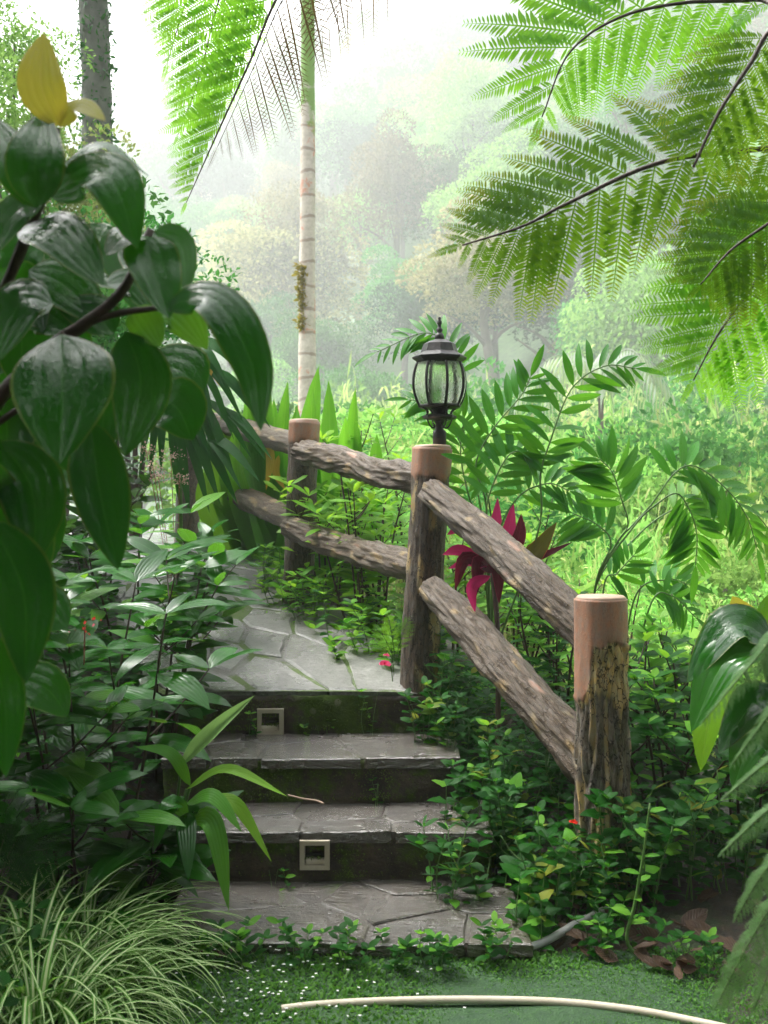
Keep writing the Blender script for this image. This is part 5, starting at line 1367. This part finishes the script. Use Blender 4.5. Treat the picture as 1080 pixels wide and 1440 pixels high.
# ================================================================== bright bushes in the fence gaps and beyond
def bush_at(px, py, d, H, n_, sp, lb, leafset=S_LIME, ll=(.08, .14), mats=None, name='lime_bush', **k):
    p = PX(px, py, d); g = ground(p.x, p.y); base = Vector((p.x, p.y, g)); Hh = max(H, p.z - g)
    return shrub(name, lb, base, n_, Hh, sp, leafset, ll, mats=mats, cat='bush', node=k.pop('node', .05), start=k.pop('start', max(.12, 1 - H * 1.3 / Hh)), stem=k.pop('stem', M_STEM), **k)
bush_at(520, 660, 4.75, .55, 9, .30, 'bright lime bush between the rails beside the middle post', mats=[ML_LIME] * 3 + [ML_WEEDL])
bush_at(462, 670, 5.2, .5, 7, .25, 'bright lime bush below the upper rail beside the far post', mats=[ML_LIME] * 3 + [ML_WEEDL])
bush_at(560, 720, 5.0, .5, 8, .3, 'yellow green bush seen through the fence behind the lower rail', mats=[ML_LIME, ML_WEEDL])
bush_at(508, 535, 5.4, .75, 2, .06, 'tall single stemmed lime shrub with leaf rosettes rising above the upper rail', whorl=7, ll=(.07, .11), branch=2)
bush_at(640, 760, 4.9, .55, 8, .35, 'leafy lime bush behind the cordyline', mats=[ML_LIME, ML_WEEDL])
bush_at(720, 830, 4.6, .5, 8, .32, 'lime bush in the gap between the two sloping rails', mats=[ML_LIME, ML_WEEDL])
bush_at(780, 930, 4.2, .5, 8, .28, 'green bush filling the gap between rails beside the near post', leafset=S_WEED, ll=(.05, .09), mats=[ML_WEEDL, ML_WEED])
bush_at(920, 940, 4.3, .55, 9, .32, 'lime bush right behind the near fence post', mats=[ML_LIME, ML_WEEDL], leafset=S_WEED, ll=(.05, .10))
bush_at(1010, 1000, 4.4, .6, 9, .36, 'lime bush behind the broad canna leaves', mats=[ML_LIME, ML_LIME, ML_WEEDL], leafset=S_WEED, ll=(.05, .10))
bush_at(935, 890, 3.75, .5, 8, .26, 'green leafy vine bush beside the reddish top of the near post', mats=[ML_WEED, ML_WEEDL], leafset=S_WEED, ll=(.05, .10))
bush_at(955, 1040, 3.45, .45, 9, .26, 'dark green leafy bush at the right side of the near post', mats=[ML_WEED] * 3 + [ML_WEEDL], leafset=S_WEED, ll=(.05, .09))
bush_at(1040, 1130, 3.3, .45, 9, .28, 'dark green leafy bush below the broad canna leaves', mats=[ML_WEED] * 3 + [ML_WEEDL], leafset=S_WEED, ll=(.05, .09))
bush_at(600, 590, 6.4, .8, 7, .4, 'bright bush just beyond the upper rail below the lantern', mats=[ML_LIME, ML_WEEDL], ll=(.08, .13))
bush_at(690, 700, 6.2, .7, 8, .5, 'bright bush beyond the fence behind the lantern cycad', mats=[ML_LIME, ML_WEEDL], ll=(.08, .13))
bush_at(1060, 900, 5.2, .7, 8, .45, 'bright bush beyond the yellow broad leaves', mats=[ML_LIME, ML_WEEDL], ll=(.07, .12))
bush_at(860, 870, 5.2, .7, 8, .45, 'bright bush beyond the near post between the cycads', mats=[ML_LIME, ML_WEEDL], ll=(.07, .12))

# canna-like broad leaves on the right
b_ = PX(1085, 1200, 3.1); b_.z = ground(b_.x, b_.y)
ca = thing('broad_canna', 'broad ribbed canna leaves with two yellow undersides right of the near post', 'plant', b_)
for pts, w, mt, dd in (([(1085, 900), (1030, 880), (966, 960)], 95, ML_BIG, 3.05), ([(1080, 915), (1020, 930), (972, 1030)], 95, ML_MED, 3.0), ([(1040, 930), (1000, 1000), (985, 1085)], 62, ML_LIME, 3.1), ([(1068, 888), (1046, 868), (1030, 838)], 52, ML_YEL, 3.1),
                       ([(1066, 892), (1030, 868), (996, 890)], 50, ML_YEL, 3.12), ([(1090, 890), (1085, 860), (1082, 835)], 50, ML_MEDL, 3.1), ([(1090, 1000), (1060, 990), (1010, 1060)], 90, ML_BIG, 3.0), ([(1090, 1060), (1060, 1040), (1030, 1110)], 80, ML_MED, 2.95)):
    hero_leaf(ca, FP(pts, dd), w * .78 * dd / FPX, mt, 'ell', nh=(-.6, -.7, 1.), fold=.3, nl=14, nw=6)
    V, F = tube(bez([b_, PX(1092, 1050, 3.08), PX(pts[0][0], pts[0][1], dd)], 12), .006, 6); put('stalk', mesh('stalk', V, F, M_STEMG), ca)

# weeds under the rails and along the steps
WD = [(640, 960, 3.75, .30, 'leafy weed beside the top step under the lower rail'), (610, 880, 3.95, .30, 'leafy weed hiding the foot of the middle post'), (700, 1010, 3.6, .30, 'leafy weed under the middle of the lower rail'),
      (680, 1090, 3.4, .32, 'leafy weed beside the third step'), (740, 1110, 3.35, .34, 'leafy weed under the end of the lower rail'), (710, 1180, 3.15, .30, 'leafy weed beside the second step'), (770, 1190, 3.05, .34, 'leafy weed at the left foot of the near post'),
      (815, 1225, 3.02, .2, 'leafy weed in front of the near post'), (900, 1200, 3.05, .30, 'leafy weed at the right foot of the near post'), (960, 1170, 3.1, .34, 'leafy weed on the bank right of the near post'), (1030, 1200, 3.1, .28, 'leafy weed on the bank below the canna leaves'),
      (640, 1110, 3.42, .10, 'small weed spilling over the edge of the third tread'), (625, 1190, 3.12, .12, 'small weed spilling over the end of the second riser'), (750, 1270, 2.92, .14, 'leafy weed beside the end of the grey pipe'), (800, 1000, 3.5, .3, 'leafy weed behind the lower rail by the near post'), (590, 1000, 3.85, .16, 'trailing weed hanging over the top riser')]
for wi, (px, py, d, H, lb) in enumerate(WD):
    p = PX(px, py, d); g = ground(p.x, p.y)
    base = Vector((p.x, p.y, max(g, min(p.z - H * .4, g + .4)))) if H < .2 else Vector((p.x, p.y, g))
    shrub('leafy_weed', lb, base, 8 if H > .2 else 4, max(H, (p.z - g) * 1.0) if H > .2 else H, .16 if H > .2 else .10, [S_WEED, S_WEED + S_ROUND, S_WEED + S_LANCE, S_ROUND, S_LANCE + S_WEED][wi % 5], (.028, .070), cat='weed', node=.036, start=.2, stem=M_STEMG, mats=[ML_WEED] * 8 + [ML_WEEDL, ML_WEED, ML_WEEDY], sr=.003, branch=1, maxl=170, group=None)
BR = [(400, 790, 5.1, .16, 'bright weed at the right edge of the path below the far post'), (440, 800, 4.9, .2, 'bright weed tuft at the path edge under the lower rail'), (480, 830, 4.65, .2, 'bright weed midway between the posts at the path edge'), (520, 870, 4.35, .18, 'bright weed at the path edge near the middle post'), (550, 830, 4.4, .25, 'bright weed just behind the path edge beneath the lower rail'), (380, 760, 5.5, .15, 'bright weed where the lower end rail meets the path')]
for px, py, d, H, lb in BR:
    p = PX(px, py, d); g = ground(p.x, p.y)
    shrub('bright_weed', lb, Vector((p.x, p.y, g)), 9, max(H, p.z - g), .2, S_WEED, (.035, .065), cat='weed', node=.035, start=.15, stem=M_STEMG, mats=[ML_WEEDL] * 4 + [ML_LIME, ML_WEED], sr=.003, branch=1, maxl=220)

# creeping ground cover (uncountable)
def cover(name, label, region, n, mats_geo, mat, size, hmax, seed):
    r = random.Random(seed); P = []; D = []
    while len(P) < n:
        x, y = region(r)
        m_ = noise.noise(Vector((x * 2.5, y * 2.5, seed))) + .45
        if r.random() > m_ * 1.5: continue
        P.append((x, y, ground(x, y) + r.random() ** 1.5 * hmax)); a = r.uniform(0, 6.28)
        D.append((math.cos(a), math.sin(a), r.uniform(-.2, .6)))
    P = np.array(P); U = np.tile([0, -.3, 1.], (n, 1)) + nrg.normal(size=(n, 3)) * .35
    v_, f_, u_ = scatter(mats_geo, P, np.array(D), U, nrg.uniform(size[0], size[1], n))
    o = put(name, mesh(name, v_, f_, mat, u_)); tag(o, label, 'ground cover', kind='stuff'); return o
WG = [leaf_geo(1, rng.uniform(.5, .65), 'ovate', 3, 2, .15, rng.uniform(.2, .7)) for _ in range(5)]
def reg_right(r):
    y = r.uniform(3.0, 4.6); x = float(np.interp(y, [2.85, 3.3, 4.0, 4.6], [.50, .38, .2, .0])) + abs(r.gauss(0, .45)); return x, y
def reg_path(r):
    y = r.uniform(4.1, 7.5); return float(np.interp(y, FY, FX)) - .02 + r.gauss(0, .16) + .08, y
def reg_left(r):
    y = r.uniform(2.2, 6.5); x = float(np.interp(y, [2.2, 2.9, 3.98, 5.2, 6.2, 7.2], [-.75, -.68, -.88, -1.35, -1.8, -2.3])) - abs(r.gauss(0, .5)); return x, y
cover('creeping_weeds', 'dense creeping weeds covering the bank under the fence', reg_right, 5200, WG, ML_WEED, (.02, .055), .16, 3)
cover('creeping_weeds', 'bright creeping weeds along the right edge of the path', reg_path, 3200, WG, ML_WEEDL, (.018, .045), .12, 4)
cover('creeping_weeds', 'dark creeping weeds under the shrubs left of the path', reg_left, 5200, WG, ML_WEED, (.03, .07), .20, 5)
# turf: tiny leaves and blades, with white flowers
def reg_lawn(r):
    return r.uniform(-.85, .95), r.uniform(2.2, 2.84)
TG = [leaf_geo(1, rng.uniform(.3, .6), 'ell', 2, 1, .0, rng.uniform(.2, 1)) for _ in range(5)]
P = []; D = []; Ls = []
rl = random.Random(9)
while len(P) < 26000:
    x, y = reg_lawn(rl)
    px = 540 + x / y * FPX
    worn = sstep(.06, .16, x) * (1 - sstep(.62, .75, x)) * (1 - sstep(2.62, 2.70, y))      # closely mown mossy patch
    big_ = (1 - sstep(-.10, .12, x)) + sstep(2.68, 2.76, y)
    P.append((x, y, ground(x, y) + .006)); a = rl.uniform(0, 6.28)
    D.append((math.cos(a), math.sin(a), rl.uniform(.2, 2.0))); Ls.append(rl.uniform(.006, .013) * (1 + .9 * min(1, big_) * rl.random()) * (1 - .45 * worn))
P = np.array(P); n_ = len(P)
v_, f_, u_ = scatter(TG, P, np.array(D), np.tile([0, 0, 1.], (n_, 1)) + nrg.normal(size=(n_, 3)) * .3, np.array(Ls))
tag(put('turf_grass', mesh('turf_grass', v_, f_, ML_GRASS, u_)), 'short clover and grass of the turf before the steps', 'grass', kind='stuff')
P = []
for _ in range(120):
    x = rl.gauss(-.28, .18); y = rl.uniform(2.42, 2.78); P.append((x, y, ground(x, y) + rl.uniform(.018, .035)))
P = np.array(P); PP = np.repeat(P, 6, 0); DD = np.array([(math.cos(a), math.sin(a), .15) for _ in range(len(P)) for a in np.arange(6) * 1.047])
v_, f_, u_ = scatter([leaf_geo(1, .6, 'ell', 2, 1)], PP, DD, np.tile([0, 0, 1.], (len(PP), 1)), nrg.uniform(.003, .006, len(PP)))
tag(put('lawn_flowers', mesh('lawn_flowers', v_, f_, ML_WHITE, u_)), 'tiny white flowers sprinkled over the turf left of the hose', 'flowers', kind='stuff')
LW = [(500, 1352, 2.74), (420, 1358, 2.72), (560, 1350, 2.75), (610, 1362, 2.72), (345, 1350, 2.74), (840, 1330, 2.82), (690, 1345, 2.76), (250, 1376, 2.66), (300, 1365, 2.70), (900, 1310, 2.85), (980, 1330, 2.75), (860, 1290, 2.92)]
LL = ['broad leaved lawn weed below the middle of the lowest step', 'broad leaved lawn weed under the lower step light', 'broad leaved lawn weed in the turf fringe below the lowest step', 'reddish tinged lawn weed at the edge of the dark moss patch', 'broad leaved lawn weed by the left corner of the lowest step', 'broad leaved weed on the soil in front of the near post', 'broad leaved lawn weed beside the grey pipe', 'bright broad leaved weed next to the short pipe end', 'broad leaved lawn weed between pipe end and lowest step', 'weed on the leaf litter right of the near post', 'feathery weed at the right edge of the turf', 'weed between grey pipe and near post']
for (px, py, d), lb in zip(LW, LL):
    p = PX(px, py, d); p.z = ground(p.x, p.y)
    shrub('lawn_weed', lb, p, 5, .10, .07, S_WEED, (.022, .045), cat='weed', node=.022, start=.15, stem=M_STEMG, mats=[ML_WEED] * 3 + [ML_WEEDL], sr=.002, branch=0, maxl=70)
# sprigs rooted in the joints of the risers
for (px, py, d_, lb) in ((432, 1034, 3.965, 'tiny sprig in the joint below the top riser beside the upper light'), (466, 1032, 3.965, 'tiny pair of leaves in the joint below the top riser'), (522, 1117, 3.565, 'tiny sprig rooted at the foot of the third riser'), (392, 1238, 3.245, 'small creeping sprig left of the lower step light'), (520, 985, 3.96, 'trailing sprig on the face of the top riser'), (350, 1020, 3.96, 'tiny sprig left of the upper step light')):
    shrub('riser_sprig', lb, PX(px, py, d_), 3, .05, .04, S_WEED, (.018, .034), cat='weed', node=.02, start=.2, stem=M_STEMG, mats=[ML_WEED, ML_WEEDL], sr=.0015, branch=0, maxl=22)
# tall yellow-green seedling right of the post
p = PX(900, 1350, 2.78); t = thing('lone_seedling', 'lone crooked yellow green stem with a few leaves right of the near post', 'plant', p)
C = bez(FP([(945, 1372), (884, 1330), (893, 1270), (905, 1200), (914, 1130)], 2.78), 24); V, F = tube(C, list(np.linspace(.006, .0025, 24)), 8); put('stem', mesh('stem', V, F, M_STEMG), t)
for k in range(9):
    q = C[9 + int(k * 1.7)]; a = k * 2.4; put('leaf', rng.choice(S_WEED), t, frame(q, (math.cos(a), math.sin(a) * .6 - .2, .3), (0, -.3, 1), rng.uniform(.04, .06)), ML_WEEDL)

# flowers
def bloom(label, p, mat, r, n_, stem_to, name='flower'):
    t = thing(name, label, 'flower', stem_to)
    V, F = tube(bez([Vector(stem_to), Vector(stem_to).lerp(p, .6) + Vector((.01, 0, .02)), p], 8), .0022, 6); put('stem', mesh('stem', V, F, M_STEMG), t)
    for i in range(n_):
        a = i * 2.4; el = .2 + 1.1 * i / n_
        g = frame(p, (math.cos(a) * math.cos(el), math.sin(a) * math.cos(el) - .35, math.sin(el)), (0, -1, .6), r * (1 - .35 * i / n_))
        put('petal', PET, t, g, mat)
g = leaf_geo(1, .85, 'obl', 4, 4, .1, .5, .05); PET = mesh('petal', g[0], g[1], ML_PETAL, g[2])
def gp(px, py, d): 
    q = PX(px, py, d); q.z = ground(q.x, q.y); return q
bloom('pink ruffled flower at the foot of the middle post by the path edge', PX(541, 935, 3.9), ML_PETAL, .026, 14, PX(552, 958, 3.94))
bloom('small pink flower bud just above the pink ruffled flower', PX(543, 922, 3.93), ML_PETAL, .014, 6, PX(554, 950, 3.95))
bloom('tiny red flower beside the lower left of the near post', PX(806, 1157, 3.02), ML_RED, .014, 7, gp(806, 1240, 3.05))

# dead leaves lying on the soil
dl = [(690, 1222, 3.0, .11), (745, 1225, 2.98, .12), (655, 1200, 3.12, .07), (668, 1140, 3.32, .08), (958, 1272, 2.9, .10), (930, 1310, 2.85, .11), (985, 1225, 3.0, .08), (1010, 1290, 2.85, .10), (960, 1355, 2.75, .10), (890, 1330, 2.82, .09), (780, 1300, 2.9, .08), (265, 1330, 2.76, .08), (300, 1345, 2.74, .06), (1040, 1370, 2.7, .1), (870, 1365, 2.74, .07), (720, 1265, 2.95, .07), (1050, 1310, 2.8, .09), (925, 1235, 3.0, .08), (820, 1310, 2.86, .08)]
rd = random.Random(61)
for k in range(34):
    x_, y_ = rd.uniform(.48, 1.15), rd.uniform(2.62, 3.15); dl.append((540 + x_ / y_ * FPX, 1300, y_, rd.uniform(.04, .085)))
for i, (px, py, d, L) in enumerate(dl):
    p = PX(px, py, d); p.z = max(ground(p.x, p.y), -1) + .02
    a = rng.uniform(0, 6.28)
    o = put('dead_leaf', rng.choice(S_DEAD), None, frame(p, (math.cos(a), math.sin(a), .25), (0, -.5, 1), L, rng.uniform(-.5, .5)))
    tag(o, 'curled brown dead leaf lying on the dark soil beside the steps and near post', 'leaf', 'brown dead leaves on the soil')
o = put('fallen_twig', mesh('fallen_twig', *tube(bez([PX(405, 1118, 3.5) , PX(425, 1123, 3.5), PX(445, 1126, 3.5), PX(455, 1130, 3.48)], 14), .0035, 6), M_CAPTOP)); tag(o, 'thin pale twig lying on the third tread', 'twig')

# ================================================================== left background: tree trunk and small-leaved bush
b_ = PX(135, 720, 8.5); b_.z = ground(b_.x, b_.y)
et = thing('epiphyte_tree', 'dark trunk overgrown with small leaves behind the left shrubs', 'tree', b_)
C = bez([b_ - Vector((0, 0, .2)), PX(137, 500, 8.5), PX(136, 150, 8.5), PX(128, -60, 8.5), PX(120, -260, 8.5)], 40)
V, F = tube(C, list(np.linspace(.14, .10, 40)), 14, disp=lambda s, a, p: 1 + .12 * noise.noise(p * 6)); put('trunk', mesh('trunk', V, F, simple_mat('mossy_dark_bark', (.05, .06, .04), (.12, .13, .10), .8, 9, .6)), et)
def ivp(a): return Vector((math.cos(a) * .125, math.sin(a) * .125, rng.gauss(0, .1))) * rng.uniform(.9, 1.15)
P = np.array([C[rng.randrange(12, 36)] + ivp(rng.uniform(0, 6.28)) for _ in range(1500)])
v_, f_, u_ = scatter([leaf_geo(1, .4, 'ell', 3, 2)], P, nrg.normal(size=P.shape) + np.array([0, -.3, -.4]), nrg.normal(size=P.shape), nrg.uniform(.03, .07, len(P)))
o = put('ivy', mesh('ivy', v_, f_, ML_DARK, u_), et); o['kind'] = 'stuff'
top = C[-1]
v_, f_, u_ = crown_geo(131, 40, 7000, 1.1, .6, (.03, .055)); 
cr = put('crown', mesh('crown', v_ * 2.0 + np.array(top) + np.array([-.3, .3, 1.2]), f_, FL['dark'], u_), et)
for (px, py, d, rad, kind, lb) in ((90, 290, 7.2, .55, 'straw', 'yellowish small-leaved bush behind the yellow leaves of the big shrub'), (10, 200, 6.8, .6, 'lime', 'light green small-leaved bush at the edge of the left planting'), (190, 430, 6.6, .6, 'green', 'mid green small-leaved bush behind the glossy leaves of the big shrub'), (60, 440, 5.6, .7, 'green', 'dense small-leaved bush behind the big shrub branch'), (140, 560, 5.6, .6, 'green', 'small-leaved bush beside the dark split-leaf plant'), (20, 90, 7.5, .5, 'lime', 'light green small-leaved branch tips above the yellow leaves')):
    c = PX(px, py, d); g = ground(c.x, c.y)
    t = thing('small_leaf_bush', lb, 'bush', (c.x, c.y, g))
    v_, f_, u_ = crown_geo(int(px * 7 + d * 10), 30, 3800, 1., .85, (.05, .10)); put('foliage', mesh('foliage', v_ * rad + np.array(c), f_, FL[kind], u_), t)
    V, F = merge([tube(bez([Vector((c.x, c.y, g - .1)), Vector((c.x + .06 * k, c.y, (g + c.z) / 2)), c + Vector((.15 * k, 0, rad * .3))], 8), list(np.linspace(.025, .008, 8)), 6) for k in (-1, 0, 1)]); put('stem', mesh('stem', V, F, M_STEM), t)
